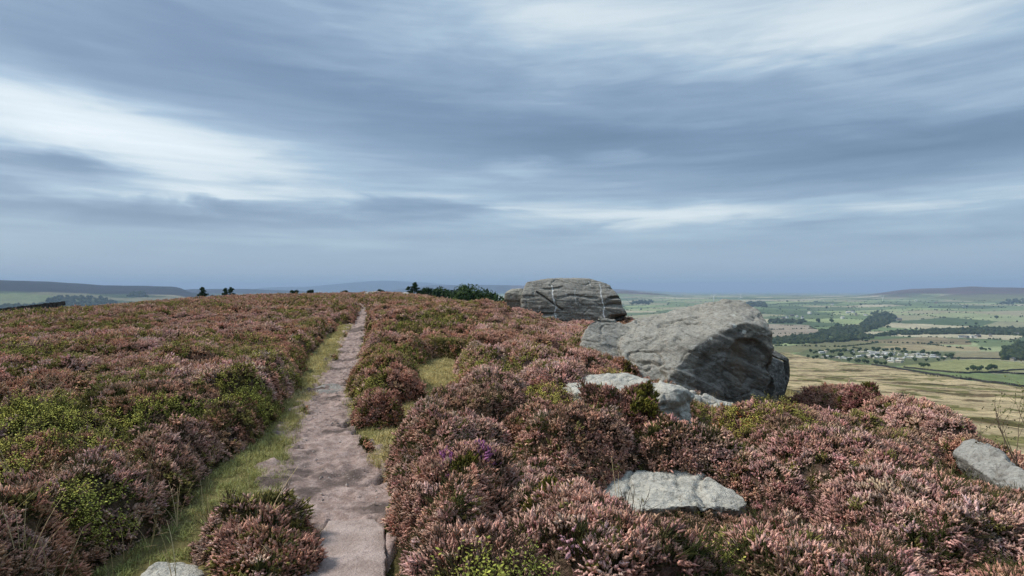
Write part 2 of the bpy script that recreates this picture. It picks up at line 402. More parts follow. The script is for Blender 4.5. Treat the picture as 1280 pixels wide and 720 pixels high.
def euler_from_normals(N, spin):
    """XYZ euler whose Z axis is N after a spin about it"""
    ry = np.arctan2(np.hypot(N[:, 0], N[:, 1]), N[:, 2]); rz = np.arctan2(N[:, 1], N[:, 0])
    # R = Rz(rz) Ry(ry) Rz(spin): convert to XYZ euler
    c1, s1, c2, s2, c3, s3 = np.cos(rz), np.sin(rz), np.cos(ry), np.sin(ry), np.cos(spin), np.sin(spin)
    r00 = c1 * c2 * c3 - s1 * s3; r10 = s1 * c2 * c3 + c1 * s3; r20 = -s2 * c3; r21 = s2 * s3; r22 = c2
    return np.stack([np.arctan2(r21, r22), np.arcsin(np.clip(-r20, -1, 1)), np.arctan2(r10, r00)], 1)
def realize(P, N, S, I, tint, sources):
    E = euler_from_normals(N, rng.uniform(0, 6.283, len(P))); Vs, Fs, Ms, Ts, Ss = [], [], [], [], []; b = 0
    for p, e, s, i, t in zip(P, E, S, I, tint):
        V, Fq, M, Sh = sources[i]; cx, cy, cz = np.cos(e); sx, sy, sz = np.sin(e)
        R = np.array([[cz * cy, cz * sy * sx - sz * cx, cz * sy * cx + sz * sx], [sz * cy, sz * sy * sx + cz * cx, sz * sy * cx - cz * sx], [-sy, cy * sx, cy * cx]])
        Vs.append((V * s) @ R.T + p); Fs.append(Fq + b); Ms.append(M); Ts.append(np.repeat(t[None], len(V), 0)); Ss.append(Sh); b += len(V)
    return np.concatenate(Vs), np.concatenate(Fs), np.concatenate(Ms), np.concatenate(Ts), np.concatenate(Ss)
# ------------------------------------------------------------------ light and air settings
SKYRAMP = [(.0, (.5, .82, 1.25)), (.22, (.76, 1.14, 1.66)), (.40, (1.15, 1.6, 2.15)), (.545, (1.75, 2.3, 2.8)), (.69, (2.9, 3.3, 3.5)), (.92, (3.9, 4.15, 4.25))]
SUNE, SUNA, EXPO, HAZED, HAZEC = 1.5, 12, 1.26, 8.5e-5, (.54, .73, .98, 1)
# ================================================================== rocks
def rock_mat(name, base, top, dark, stain=.45, lichen=.5, strata=(1, 1, 4), extra=None, bump=.6, scale=1.0, tilt=0.0):
    def fn(t):
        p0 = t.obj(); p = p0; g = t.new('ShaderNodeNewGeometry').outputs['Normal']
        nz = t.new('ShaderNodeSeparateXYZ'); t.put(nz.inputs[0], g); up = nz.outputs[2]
        big = t.noise(p, 1.1 * scale, 5, .6); med = t.noise(p, 5 * scale, 6, .65); fine = t.noise(p, 38 * scale, 4, .7)
        sp_ = t.new('ShaderNodeSeparateXYZ'); t.put(sp_.inputs[0], p); cb = t.new('ShaderNodeCombineXYZ'); t.put(cb.inputs[0], sp_.outputs[0]); t.put(cb.inputs[1], sp_.outputs[1]); t.put(cb.inputs[2], t.math('ADD', sp_.outputs[2], t.math('MULTIPLY', sp_.outputs[0], tilt))); bed = cb.outputs[0]
        st = t.noise(t.scale(bed, strata), 3.2 * scale, 6, .7)
        c = t.mix(t.rng(st, .35, .68), tuple(b * .62 for b in base), base)
        # weathered crust paler on upward faces, light from above put into the colour
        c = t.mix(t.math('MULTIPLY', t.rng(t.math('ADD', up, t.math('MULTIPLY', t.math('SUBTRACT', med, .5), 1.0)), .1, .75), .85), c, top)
        c = t.mix(t.math('MULTIPLY', t.rng(big, .52, .66), stain), c, dark)
        c = t.mix(t.math('MULTIPLY', t.rng(t.noise(p, 16 * scale, 5, .75), .50, .68), .6), c, dark)
        c = t.mix(t.math('MULTIPLY', t.rng(t.noise(t.scale(bed, (strata[0] * .35, strata[1] * .35, strata[2])), 8 * scale, 5, .75), .55, .64), .45), c, dark)
        c = t.mix(t.math('MULTIPLY', t.rng(t.noise(p, 7 * scale, 6, .8), .55, .62), .45), c, (.50, .50, .46))
        c = t.mix(1.0, c, t.ramp(t.noise(p, 13 * scale, 6, .8), [(.36, .78), (.5, 1.0), (.62, 1.15)]), 'MULTIPLY')
        c = t.mix(t.math('MULTIPLY', t.rng(t.voro(t.vmath('ADD', p, t.scale(t.noise(p, 9 * scale, 3, .6, 0, 1), (.16, .16, .16))), 9 * scale), .0, .22, 1, 0), t.rng(t.noise(p, 2.1 * scale, 3), .45, .55, 0, .55)), c, dark)
        c = t.mix(t.math('MULTIPLY', t.rng(fine, .3, .75), .4), c, t.mix(1.0, c, (1.55, 1.55, 1.5), 'MULTIPLY'))
        sp = t.math('ADD', t.voro(p, 4.2 * scale), t.math('MULTIPLY', t.noise(p, 30, 2), .12))
        spots = t.math('MULTIPLY', t.rng(sp, .10, .17, 1, 0), t.rng(t.noise(p, 1.7 * scale, 2), .5, .58))
        c = t.mix(t.math('MULTIPLY', spots, lichen), c, (.55, .55, .50))
        if extra: c = extra(t, p, c)
        h = t.math('ADD', t.math('MULTIPLY', st, .9), t.math('ADD', t.math('MULTIPLY', med, .5), t.math('MULTIPLY', fine, .25)))
        return c, t.bump(h, bump, .11 / scale)
    return material(name, fn, .95, .15)
GREY = (.25, .235, .205); PALE = (.40, .39, .355); DARK = (.055, .05, .042)
def sculpt(name, hulls, voxel, mat, *args, crack=.05, pit=.03, **kw):
    return sculpt_(name, hulls, voxel, mat, *args, crack=crack, pit=pit, **kw)
def sculpt_(name, hulls, voxel, mat, disp=(.10, .9, .04, 3.5), layer=None, carve=None, origin=None, smooth=6, seed=0, crack=0, pit=0):
    bm = bmesh.new()
    for pts in hulls:
        vs = [bm.verts.new(tuple(p)) for p in pts]
        r = bmesh.ops.convex_hull(bm, input=vs)
        bmesh.ops.delete(bm, geom=[v for v in r['geom_interior'] if isinstance(v, bmesh.types.BMVert)], context='VERTS')
    me = bpy.data.meshes.new('hull'); bm.to_mesh(me); bm.free()
    o = bpy.data.objects.new('hull', me); COL.objects.link(o)
    md = o.modifiers.new('r', 'REMESH'); md.mode = 'VOXEL'; md.voxel_size = voxel
    if smooth:
        s = o.modifiers.new('s', 'SMOOTH'); s.factor = .5; s.iterations = smooth
    dg = bpy.context.evaluated_depsgraph_get(); dg.update()
    m2 = bpy.data.meshes.new_from_object(o.evaluated_get(dg)); bpy.data.objects.remove(o)
    n = len(m2.vertices); V = np.empty(n * 3); m2.vertices.foreach_get('co', V); V = V.reshape(-1, 3)
    N = np.empty(n * 3); m2.vertices.foreach_get('normal', N); N = N.reshape(-1, 3)
    a, fa, b, fb = disp
    Dp = a * (fbm3(V * fa, 4, 40 + seed) - .5) * 2 + b * (fbm3(V * fb, 4, 50 + seed) - .5) * 2
    if layer:
        amp, fz, tilt = layer
        q = np.stack([V[:, 0] * .35, V[:, 1] * .35, (V[:, 2] + tilt * V[:, 0]) * fz], 1)
        s = fbm3(q, 3, 60 + seed); Dp = Dp + amp * (sm(.38, .62, s) - .5) * np.clip(1.1 - np.abs(N[:, 2]), 0, 1)
    sz = float(np.ptp(V[:, 0])); f = 2.2 / max(sz, .3) ** .55; kk = min(1., sz / 2.)
    q = V + (np.stack([fbm3(V * 2 * f, 3, 70), fbm3(V * 2 * f, 3, 71), fbm3(V * 2 * f, 3, 72)], 1) - .5) * .35 / f
    cr = np.abs(fbm3(q * f * np.array([.9, .9, 1.7]), 2, 65 + seed) - .5); Dp = Dp - crack * kk * np.exp(-(cr / .012) ** 2)
    cr = np.abs(fbm3(q * f * np.array([1.6, 1.6, 3.2]), 2, 75 + seed) - .5); Dp = Dp - crack * .5 * kk * np.exp(-(cr / .014) ** 2)
    Dp = Dp - pit * kk * sm(.58, .70, fbm3(V * 4.5 * f, 3, 85 + seed)) + pit * .6 * kk * (sm(.46, .54, fbm3(q * 2.4 * f, 3, 95 + seed)) - .5)
    V = V + N * Dp[:, None]
    if carve: V = carve(V, N)
    org = np.array(origin if origin is not None else (V[:, 0].mean(), V[:, 1].mean(), V[:, 2].min()))
    m2.vertices.foreach_set('co', (V - org).ravel()); m2.update()
    m2.polygons.foreach_set('use_smooth', np.ones(len(m2.polygons), bool))
    m2.materials.clear(); m2.materials.append(mat); m2.name = name
    r = bpy.data.objects.new(name, m2); r.location = org; COL.objects.link(r); return r

# --- the big gritstone boulder
def big_extra(t, p, c):
    s = t.new('ShaderNodeSeparateXYZ'); t.put(s.inputs[0], t.pos()); X, Y, Z = s.outputs
    w = t.math('MULTIPLY', t.math('SUBTRACT', t.noise(t.pos(), 3.0, 4, .65), .5), .9)
    w2 = t.math('MULTIPLY', t.math('SUBTRACT', t.noise(t.pos(), 9.0, 4, .65), .5), .25)
    # shade of the overhanging end painted dark: an arch-shaped patch with ragged outline
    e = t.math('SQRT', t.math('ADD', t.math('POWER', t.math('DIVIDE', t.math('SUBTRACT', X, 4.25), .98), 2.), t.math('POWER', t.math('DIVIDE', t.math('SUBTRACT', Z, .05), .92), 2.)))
    shd = t.math('MULTIPLY', t.rng(t.math('ADD', e, t.math('ADD', t.math('MULTIPLY', w, .4), t.math('MULTIPLY', w2, 1.3))), .90, .97, 1, 0), t.rng(Y, 11.0, 11.5, 1, 0))
    c = t.mix(t.math('MULTIPLY', shd, .48), c, t.mix(t.rng(t.noise(t.scale(p, (1, 1, 2.5)), 7, 5, .7), .35, .65), (.030, .028, .026), (.15, .138, .12)))
    # rusty brown seep running down below the lip
    k = t.math('ABSOLUTE', t.math('SUBTRACT', t.math('ADD', X, t.math('MULTIPLY', w2, .3)), 4.28))
    se = t.math('MULTIPLY', t.math('MULTIPLY', t.rng(k, .05, .22, 1, 0), t.rng(Z, .62, .78, 1, 0)), t.math('MULTIPLY', t.rng(Z, -.4, .1), t.rng(Y, 11.0, 11.4, 1, 0)))
    c = t.mix(t.math('MULTIPLY', se, .45), c, (.23, .185, .135))
    # white lichen rosettes round the arch
    v = t.math('ADD', t.voro(p, 3.1), t.math('MULTIPLY', t.noise(p, 25, 2), .10))
    li = t.math('MULTIPLY', t.math('MULTIPLY', t.rng(v, .17, .20, 1, 0), t.rng(Z, .25, .5)), t.math('MULTIPLY', t.rng(X, 3.2, 3.5), t.rng(Y, 11.2, 11.5, 1, 0)))
    return t.mix(t.math('MULTIPLY', li, .9), c, (.52, .52, .47))
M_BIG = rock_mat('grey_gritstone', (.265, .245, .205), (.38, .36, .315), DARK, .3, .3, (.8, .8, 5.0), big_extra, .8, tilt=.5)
hA = [W(868, 524, 10.2), W(962, 522, 10.45), W(815, 500, 10.15), W(905, 408, 10.75), W(930, 402, 10.8), W(964, 410, 10.85), W(969, 432, 10.75), W(868, 432, 10.5), W(835, 444, 10.65),
      W(905, 374.5, 11.9), W(930, 375, 12.1), W(862, 381, 12.1), W(800, 399, 12.1), W(782, 407, 12), W(945, 384, 11.6),
      W(775, 428, 11.3), W(790, 478, 10.5), (4.9, 12.9, -1.2), (2.3, 12.7, -.6), W(962, 520, 12.6), (2.3, 12.5, .5), (4.7, 12.8, .9)]
hB = [W(733, 407, 11.7), W(747, 394, 11.9), W(768, 396, 12.0), W(786, 408, 11.8), W(727, 432, 11.4), W(735, 455, 11.3), W(790, 455, 11.2), W(760, 452, 11.1), W(733, 430, 12.6), W(790, 420, 12.7), (1.7, 12.5, -.3)]
hC = [W(775, 404, 12.0), W(800, 401, 12.0), W(770, 440, 11.4), W(800, 450, 11.2), (2.2, 12.5, .2), (2.6, 12.6, .3), W(780, 460, 11.8)]
hL = [W(962, 505, 10.75), W(968, 470, 10.9), W(972, 500, 10.9), W(978, 520, 10.8), W(960, 522, 10.5), W(972, 500, 11.6), (4.9, 11.4, -1.1), (5.2, 10.9, -1.1)]
def carve_big(V, N):
    X, Z = V[:, 0], V[:, 2]
    front = np.clip(-N[:, 1] * 1.6, 0, 1)
    e = np.sqrt(((X - 4.45) / .62) ** 2 + ((Z + .05) / .86) ** 2)
    d = .20 * (1 - sm(.82, .95, e + .18 * (fbm3(V * 2.2, 3, 91) - .5)))
    V = V.copy(); V[:, 1] += d * front
    e2 = np.sqrt(((X - 4.0) / .8) ** 2 + ((Z + .2) / .9) ** 2)
    V[:, 1] += .09 * (1 - sm(.75, 1.0, e2)) * front
    return V
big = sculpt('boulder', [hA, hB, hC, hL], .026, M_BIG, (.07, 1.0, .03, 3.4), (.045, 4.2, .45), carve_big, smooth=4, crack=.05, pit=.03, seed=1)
tag(big, 'huge grey animal-shaped boulder with a dark overhanging right end', 'boulder')

# --- the long boulder behind with two white streaks
def back_extra(t, p, c):
    s = t.new('ShaderNodeSeparateXYZ'); t.put(s.inputs[0], t.pos()); X, Y, Z = s.outputs
    w = t.math('MULTIPLY', t.math('SUBTRACT', t.noise(t.scale(t.pos(), (0, 0, 1)), 1.6, 3), .5), .5)
    hi = t.noise(t.pos(), 9, 3, .7)
    for x0, sl, z0, z1, wd in ((1.86, -.095, .1, 1.88, .035), (4.02, -.05, .3, 1.95, .032), (2.82, .0, .9, 1.75, .016), (3.72, -.2, 1.75, 2.08, .02), (2.42, 0, 1.3, 1.6, .02)):
        x = t.math('ADD', t.math('ADD', X, t.math('MULTIPLY', t.math('SUBTRACT', Z, 1.0), -sl)), w)
        a = t.rng(t.math('ABSOLUTE', t.math('SUBTRACT', x, x0)), wd * .5, wd * 1.2, 1, 0)
        b = t.math('MULTIPLY', t.rng(Z, z0, z0 + .1), t.rng(Z, z1 - .08, z1, 1, 0))
        c = t.mix(t.math('MULTIPLY', t.math('MULTIPLY', a, b), t.rng(hi, .30, .50, .1, .85 if wd > .03 else .5)), c, (.80, .80, .76))
    sp = t.math('MULTIPLY', t.rng(t.voro(p, 6.5), .10, .2, 1, 0), t.rng(t.noise(p, 2.2, 3), .48, .56))
    return t.mix(t.math('MULTIPLY', sp, .5), c, (.5, .5, .46))
M_BACK = rock_mat('banded_gritstone', (.27, .25, .21), (.33, .315, .28), (.06, .052, .043), .35, .2, (.5, .5, 4.5), back_extra, 1.0)
hD = [W(652, 368, 25.2), W(659, 352, 25.8), W(690, 348.5, 26), W(740, 348.5, 26), W(763, 356, 25.8), W(774, 372, 25.4), W(783, 393, 25.2), W(779, 398, 25.2), W(762, 404, 25.0), W(690, 418, 24.9), W(655, 410, 25), W(650, 390, 24.9), W(745, 412, 25),
      W(665, 352, 28.5), W(740, 350, 28.5), W(780, 395, 28.4), W(650, 410, 28.2), W(760, 410, 28.4), W(700, 347, 27.3), W(735, 347.5, 27.3)]
def carve_back(V, N):
    V = V.copy(); X, Z = V[:, 0], V[:, 2]; fr = np.clip(-N[:, 1] * 1.5, 0, 1)
    t = np.clip((X - 1.12) / 1.1, 0, 1); zc = 1.53 - .78 * t     # diagonal crack
    V[:, 1] += fr * .16 * (1 - sm(.01, .06, np.abs(Z - zc))) * ((X > 1.1) & (X < 2.25))
    for z0, x0, x1, dp in ((1.24, 4.2, 5.4, .25), (.95, 3.9, 5.4, .12), (.62, 1.0, 2.1, .16), (1.72, 1.2, 2.4, .10), (1.33, 2.3, 4.0, .08)):
        V[:, 1] += fr * dp * (1 - sm(.02, .08, np.abs(Z - z0 - .06 * np.sin(X * 3)))) * sm(x0, x0 + .3, X) * (1 - sm(x1 - .3, x1, X))
    u = sm(4.1, 4.8, X) * (1 - sm(.35, .6, Z)); V[:, 1] += fr * u * .8       # undercut right foot
    return V
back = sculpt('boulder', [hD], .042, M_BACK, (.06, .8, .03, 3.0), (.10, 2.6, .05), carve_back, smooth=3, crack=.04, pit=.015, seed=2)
tag(back, 'long flat-topped banded boulder with two vertical white streaks on its face', 'boulder')
hE = [W(632, 366, 25.6), W(638, 361.5, 25.8), W(654, 360, 25.8), W(656, 368, 25.6), W(633, 390, 25.5), W(656, 392, 25.4), W(634, 388, 26.6), W(656, 365, 26.6), W(640, 362, 26.5)]
o = sculpt('rock', [hE], .035, rock_mat('buff_gritstone', (.25, .22, .175), (.34, .32, .27), DARK, .3, .3, (1, 1, 3)), (.06, 1.6, .03, 5), (.08, 4, 0), None, smooth=5, seed=3)
tag(o, 'small square buff rock against the left end of the white-streaked boulder', 'rock')

# --- pale slab in front of the big boulder
M_PALE = rock_mat('pale_gritstone', (.36, .335, .285), (.53, .51, .45), (.15, .135, .11), .35, .35, (1, 1, 3), None, .8, 1.6)
hF = [W(703, 477, 8.4), W(735, 467.5, 8.6), W(775, 465.5, 8.6), W(815, 472, 8.3), W(850, 482, 7.9), W(866, 492, 7.6), W(845, 484, 7.2), W(866, 545, 7.1), W(840, 560, 6.9), W(800, 500, 7.0), W(720, 490, 7.5), W(703, 500, 7.8), (.7, 8.8, -.3), (2.2, 8.4, -.5), (.75, 7.4, -.4), (2.3, 7.3, -.5)]
hG = [W(860, 492, 8.8), W(890, 494, 9.0), W(918, 502, 9.0), W(862, 510, 8.5), W(915, 515, 8.7), (2.6, 9.4, -.6), (3.4, 9.4, -.7), (2.6, 8.5, -.7), (3.4, 8.6, -.7)]
hH = [W(736, 464, 9.2), W(758, 461, 9.4), W(765, 472, 9.1), W(735, 475, 9.0), (1.2, 9.5, -.2), (1.7, 9.5, -.2), (1.3, 9.0, -.2)]
def carve_slab(V, N):
    V = V.copy(); X, Y, Z = V.T
    c = np.abs((X - 1.9) - (Y - 7.6) * .25); V[:, 2] -= .06 * (1 - sm(.02, .09, c)) * (N[:, 2] > .2)
    return V
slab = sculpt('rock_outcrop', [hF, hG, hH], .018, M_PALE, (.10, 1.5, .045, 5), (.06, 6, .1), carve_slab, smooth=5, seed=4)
tag(slab, 'pale low rock outcrop with stepped right edge below the huge boulder', 'rock')
hI = [W(724, 626, 4.75), W(760, 606, 4.95), W(800, 600, 5.05), W(840, 595, 5.1), W(872, 592, 5.1), W(890, 603, 4.9), W(918, 622, 4.65), W(938, 634, 4.5), W(925, 650, 4.4), W(860, 640, 4.35), W(800, 648, 4.3), W(750, 648, 4.4), W(885, 600, 4.8), W(860, 596, 4.95), W(905, 618, 4.6),
      (.65, 4.9, -.35), (1.7, 5.2, -.35), (1.9, 4.5, -.35), (.7, 4.4, -.35)]
def carve_front(V, N):
    V = V.copy(); X, Y, Z = V.T
    c = np.abs((X - 1.63) - (Y - 4.8) * .5 - .05 * np.sin(Y * 9)); V[:, 2] -= .035 * (1 - sm(.01, .05, c)) * np.clip(N[:, 2] * 2, 0, 1)
    V[:, 2] -= .04 * sm(.45, .6, fbm3(V * np.array([1.2, 2.5, 1]), 3, 12)) * np.clip(N[:, 2], 0, 1)
    return V
front = sculpt('rock', [hI], .016, M_PALE, (.055, 2.2, .022, 7), (.02, 9, .1), carve_front, smooth=5, seed=5)
front.location.z += .075
tag(front, 'pale whitish rock sunk in the heather nearest the camera on the right side of path', 'rock')
# --- pieces behind the right end of the big boulder
M_BLK = rock_mat('dark_gritstone', (.075, .070, .062), (.16, .15, .135), (.025, .023, .02), .5, .4, (1, 1, 2))
hJ = [[W(960, 440, 12.4), W(968, 437, 12.6), W(984, 446, 12.6), W(985, 452, 12.4), W(972, 448, 12.3), W(962, 446, 12.8), W(980, 448, 13.2)],
      [W(980, 446, 12.4), W(987, 449, 12.6), W(987, 470, 12.5), W(978, 474, 12.4), W(981, 448, 13.0), W(984, 472, 13.0)],
      [W(978, 468, 12.4), W(987, 468, 12.5), W(978, 494, 12.3), W(968, 496, 12.3), W(976, 496, 12.9), W(984, 470, 13.0), W(972, 530, 12.4), W(964, 530, 12.8)]]
o = sculpt('rock', hJ, .025, M_BLK, (.03, 2, .02, 6), None, None, smooth=4, seed=6)
tag(o, 'black bent rock leaning out behind the right end of the huge boulder', 'rock')
hK = [W(956, 450, 12.1), W(967, 446, 12.3), W(979, 452, 12.35), W(982, 472, 12.3), W(976, 496, 12.2), W(960, 494, 11.9), W(966, 455, 12.6), W(975, 490, 12.6), W(958, 540, 12.2), W(976, 540, 12.2)]
o = sculpt('rock', [hK], .025, rock_mat('spotted_gritstone', (.15, .145, .13), (.30, .29, .27), DARK, .5, .9, (1, 1, 2), None, .7, 1.6), (.05, 2, .02, 6), None, None, smooth=4, seed=7)
tag(o, 'rounded lichen-spotted rock tucked under the black bent rock', 'rock')
# --- edge slab at right, little stones near the path, skyline rocks
hM = [W(1206, 568, 7.6), W(1216, 568, 7.5), W(1240, 580, 7.0), W(1285, 612, 6.2), W(1310, 640, 5.7), W(1190, 590, 7.4), W(1280, 650, 5.9), (6.6, 7.9, -1.5), (5.4, 5.6, -1.5), (5.9, 5.4, -1.5), (7.0, 7.7, -1.6), W(1200, 600, 7.2), W(1300, 668, 5.5)]
o = sculpt('rock', [[v + np.array([0, 0, .22]) for v in hM]], .03, rock_mat('weathered_gritstone', (.22, .21, .19), (.36, .35, .32), DARK, .5, .3, (1, 1, 3), None, .8, 1.4), (.06, 1.6, .03, 5), (.03, 5, .1), None, smooth=5, seed=8)
tag(o, 'long pale rock along the crag edge beyond the heather at the right', 'rock')
hN = [W(178, 716, 3.35), W(195, 704, 3.45), W(222, 701.5, 3.5), W(243, 708, 3.45), W(246, 722, 3.3), W(210, 730, 3.2), W(180, 728, 3.25), (-2.2, 3.5, -.1), (-1.8, 3.55, -.1), (-1.85, 3.2, -.1), (-2.15, 3.2, -.1)]
o = sculpt('stone', [hN], .01, M_PALE, (.02, 4, .008, 14), None, None, smooth=4, seed=9)
tag(o, 'small white stone in the grass left of the russet heather clump', 'stone')
hO = [W(393, 484, 9.6), W(412, 479, 9.9), W(432, 482, 9.8), W(436, 494, 9.2), W(418, 497, 8.9), W(396, 494, 9.1), (-3.4, 9.2, -.1), (-2.8, 9.2, -.1), (-3.2, 10, -.1), (-2.8, 9.9, -.1)]
o = sculpt('stone', [hO], .015, rock_mat('path_gritstone', (.20, .185, .17), (.30, .28, .26), (.10, .09, .08), .4, .3, (1, 1, 2), None, .7, 2), (.03, 2.5, .015, 8), None, None, smooth=4, seed=10)
tag(o, 'flat grey stone half buried at the left edge of the dirt path', 'stone')
M_SKY = rock_mat('skyline_gritstone', (.33, .31, .27), (.44, .42, .38), DARK, .3, .2, (1, 1, 3))
for k, (px0, px1, pt, Y, lab) in enumerate(((452, 480, 364.5, 70, 'low pale rock on the skyline beyond the end of the path'),
                                            (500, 512, 365.5, 72, 'small pale rock on the skyline beside the dark conifer'))):
    a, b = W(px0, pt, Y), W(px1, pt, Y); zb = min(H1(a[0], Y), H1(b[0], Y)) - .5; w = b[0] - a[0]
    hp = [a + (.3, 0, -.15), b + (-.2, 0, -.1), a + (w * .4, .5, .05), (a[0] - .2, Y - .8, zb), (b[0] + .3, Y - .8, zb), (a[0], Y + 2, zb), (b[0], Y + 2, zb), a + (w * .7, 1.2, 0)]
    tag(sculpt('rock', [hp], .08, M_SKY, (.15, .8, .05, 3), (.1, 2, 0), None, smooth=4, seed=12 + k), lab, 'rock')

ROCKS += [(1.55, 7.75, .85, .66, -.15), (1.28, 4.75, .55, .23, .05), (3.0, 8.95, .5, .35, 0), (3.7, 11.7, 1.5, 1.1, .05), (1.55, 12.0, .6, .6, 0), (2.9, 26.5, 2.5, 1.6, 0), (.1, 26, .5, .5, 0), (6.2, 6.7, .95, .35, 2.05), (-1.98, 3.3, .3, .26, 0), (-3.1, 9.4, .4, .4, 0)]

# ================================================================== heather bushes that stand apart
# name/label, centre, radii, height, tints, green share
B_ = [('rusty pink heather clump beside the path opposite the flagstone', (-1.46, 3.40), (.33, .34), .37, [(.44, .255, .215), (.35, .185, .15), (.50, .315, .27)], .03),
      ('rounded brown-pink heather bush right of the path, farther of the pair', (-1.76, 8.55), (.46, .46), .60, [(.27, .125, .095), (.33, .17, .13)], .04),
      ('rounded brown-pink heather bush right of the path, nearer of the pair', (-1.66, 7.05), (.33, .35), .52, [(.27, .125, .10), (.34, .18, .14)], .05),
      ('dark pink heather bush with a yellow-green side in front of the pale stepped outcrop', (1.16, 6.25), (.60, .40), .68, [(.33, .165, .15), (.22, .11, .095), (.38, .215, .185)], .12),
      ('palest pink heather mound at the lower edge left of the sunken pale rock', (.46, 3.45), (.42, .40), .46, [(.50, .32, .27), (.45, .26, .22), (.54, .37, .32)], .02),
      ('full dusty pink heather mound beside the flagstone path', (-.38, 4.15), (.48, .46), .52, [(.42, .25, .20), (.36, .20, .16), (.46, .29, .24)], .06),
      ('tall dark maroon heather bush standing up against the tan moor', (6.5, 10.4), (.50, .46), .74, [(.14, .055, .055), (.18, .07, .07)], .05),
      ('brown olive heather bush in the hollow of the huge boulder', (2.05, 10.55), (.42, .30), .62, [(.20, .11, .05), (.24, .12, .07), (.17, .13, .05)], .25)]
B_ = [(*b[:4], [tuple(min(.8, q * k) for q, k in zip(c, (1.55, 1.6, 1.5))) for c in b[4]], b[5]) for b in B_]
for b in B_: BUSHES.append((b[1][0], b[1][1], b[2][0], b[2][1]))
# ================================================================== ground sheet
az = np.unique(np.concatenate([np.arange(-180, -46, 2.), np.arange(-46, -24, .2), np.arange(-24, 8, .25), np.arange(8, 46, .125), np.arange(46, 180.1, 2.)])); az = az[:-1]
rr = np.unique(np.concatenate([np.geomspace(.4, 90, 250), np.geomspace(90, 300, 90), np.geomspace(300, 12000, 430), np.geomspace(12000, 34000, 40)]))
A, R_ = np.meshgrid(np.radians(az), rr); gx, gy = (R_ * np.sin(A)).ravel(), (R_ * np.cos(A)).ravel()
gz = H(gx, gy); gz = gz - .09 * sm(.02, -.14, strip_d(gx, gy, PATH)) * (gy > 0) * (gy < 90); na_, nr_ = len(az), len(rr)
gd = plat_d(gx, gy)
def proj(x, y, z):
    return CX + F * x / np.maximum(y, 1e-3), CY - F * (z - CZ) / np.maximum(y, 1e-3)
# --- land cover colours
def field_id(x, y):
    a = .5; u = (x * math.cos(a) + y * math.sin(a)); v = (-x * math.sin(a) + y * math.cos(a))
    s = 300.
    return worley(u / (s * 1.25), v / (s * .85), 21)
fpx, fpy = proj(gx, gy, gz)
f1, f2, fid = field_id(gx, gy)
PAL = np.array([(.14, .195, .075), (.19, .235, .09), (.10, .155, .065), (.22, .25, .11), (.27, .26, .14), (.34, .295, .18), (.12, .175, .065), (.16, .21, .085), (.29, .26, .145), (.135, .19, .08)])
PAL = PAL * .78 + PAL.mean(1, keepdims=True) * .22 * np.array((1.05, 1.05, .9)); PAL = PAL * np.array([1.15, 1.45, .85, 1.35, 1.05, 1.3, .85, 1.2, 1.15, .9])[:, None]; col = PAL[(fid * 9.999).astype(int)]
col = col * (1 + (fbm(gx / 60, gy / 60, 3, 41) - .5)[:, None] * .5)
wob = (fbm(gx / 40, gy / 40, 3, 43) - .5) * 5
def P_(pts): return inpoly(fpx, fpy + wob * .25, np.array(pts, float)) & (gy > 60)
def paint(mask, c, var=.25, sc_=50):
    global col
    n = (1 + (fbm(gx / sc_, gy / sc_, 4, 47) - .5) * 2 * var)[:, None]
    col = np.where(mask[:, None], np.array(c) * n, col)
right = (fpx > 700)
paint(P_([(960, 405), (1010, 406), (1024, 414), (1016, 419), (960, 421)]), (.30, .25, .185))
paint(P_([(960, 422), (1000, 416), (1018, 420), (1012, 426), (960, 430)]), (.25, .205, .14))
paint(P_([(960, 434), (1075, 424), (1130, 432), (1075, 440), (960, 441)]), (.17, .165, .085))
paint(P_([(1070, 426), (1160, 421), (1210, 424), (1216, 431), (1120, 431)]), (.215, .175, .10), .5)
paint(P_([(1095, 434), (1140, 431), (1222, 433), (1225, 439), (1130, 437.5)]), (.33, .27, .155))
paint(P_([(1216, 425), (1290, 427), (1290, 434), (1225, 433)]), (.15, .19, .09))
paint(P_([(1192, 441), (1290, 438), (1290, 448), (1190, 449)]), (.25, .22, .13))
paint(P_([(990, 444), (1010, 437), (1195, 440), (1190, 449), (1130, 458), (1010, 449)]), (.12, .135, .065))
tan_ = ((np.hypot(gx, gy) < 75) & (gd > .8)) | P_([(940, 441), (985, 441), (1010, 446.5), (1060, 453), (1110, 458.5), (1150, 466), (1210, 475.5), (1290, 484), (1500, 520), (1500, 2000), (600, 2000), (700, 520)]) & (gd > .8)
streak = fbm(gx / 50 + gy / 300, gy / 14 - gx / 40, 5, 48); pat = fbm(gx / 22, gy / 22, 4, 49)
tn = np.array((.385, .305, .175)) * (1 + (streak - .5)[:, None] * 1.1)
tn = np.where((pat > .60)[:, None], np.array((.17, .155, .062)), tn) * (1 + (fbm(gx / 3, gy / 3, 3, 50) - .5)[:, None] * .6)
tn = np.where((streak < .36)[:, None], tn * np.array((.5, .46, .42)), tn)
col = np.where((tan_ & (gy > 4))[:, None], tn, col)
paint(P_([(1122, 458), (1190, 450), (1240, 449), (1290, 455), (1290, 466), (1230, 465), (1200, 466), (1150, 463)]), (.245, .25, .11), .15)
paint(P_([(1140, 462), (1200, 467), (1236, 468), (1290, 468), (1290, 482.5), (1230, 477), (1190, 472.5), (1150, 465)]), (.165, .205, .085), .15)
paint(P_([(1236, 465.5), (1290, 463.5), (1290, 467), (1240, 467.5)]), (.26, .25, .14), .15)
paint(P_([(1160, 373), (1200, 366), (1290, 364), (1290, 374), (1230, 378)]), (.16, .17, .075), .3, 200)
hill = sm(-78, -42, gz + (fbm(gx / 400, gy / 400, 4, 52) - .5) * 60) * (np.hypot(gx, gy) > 4500)
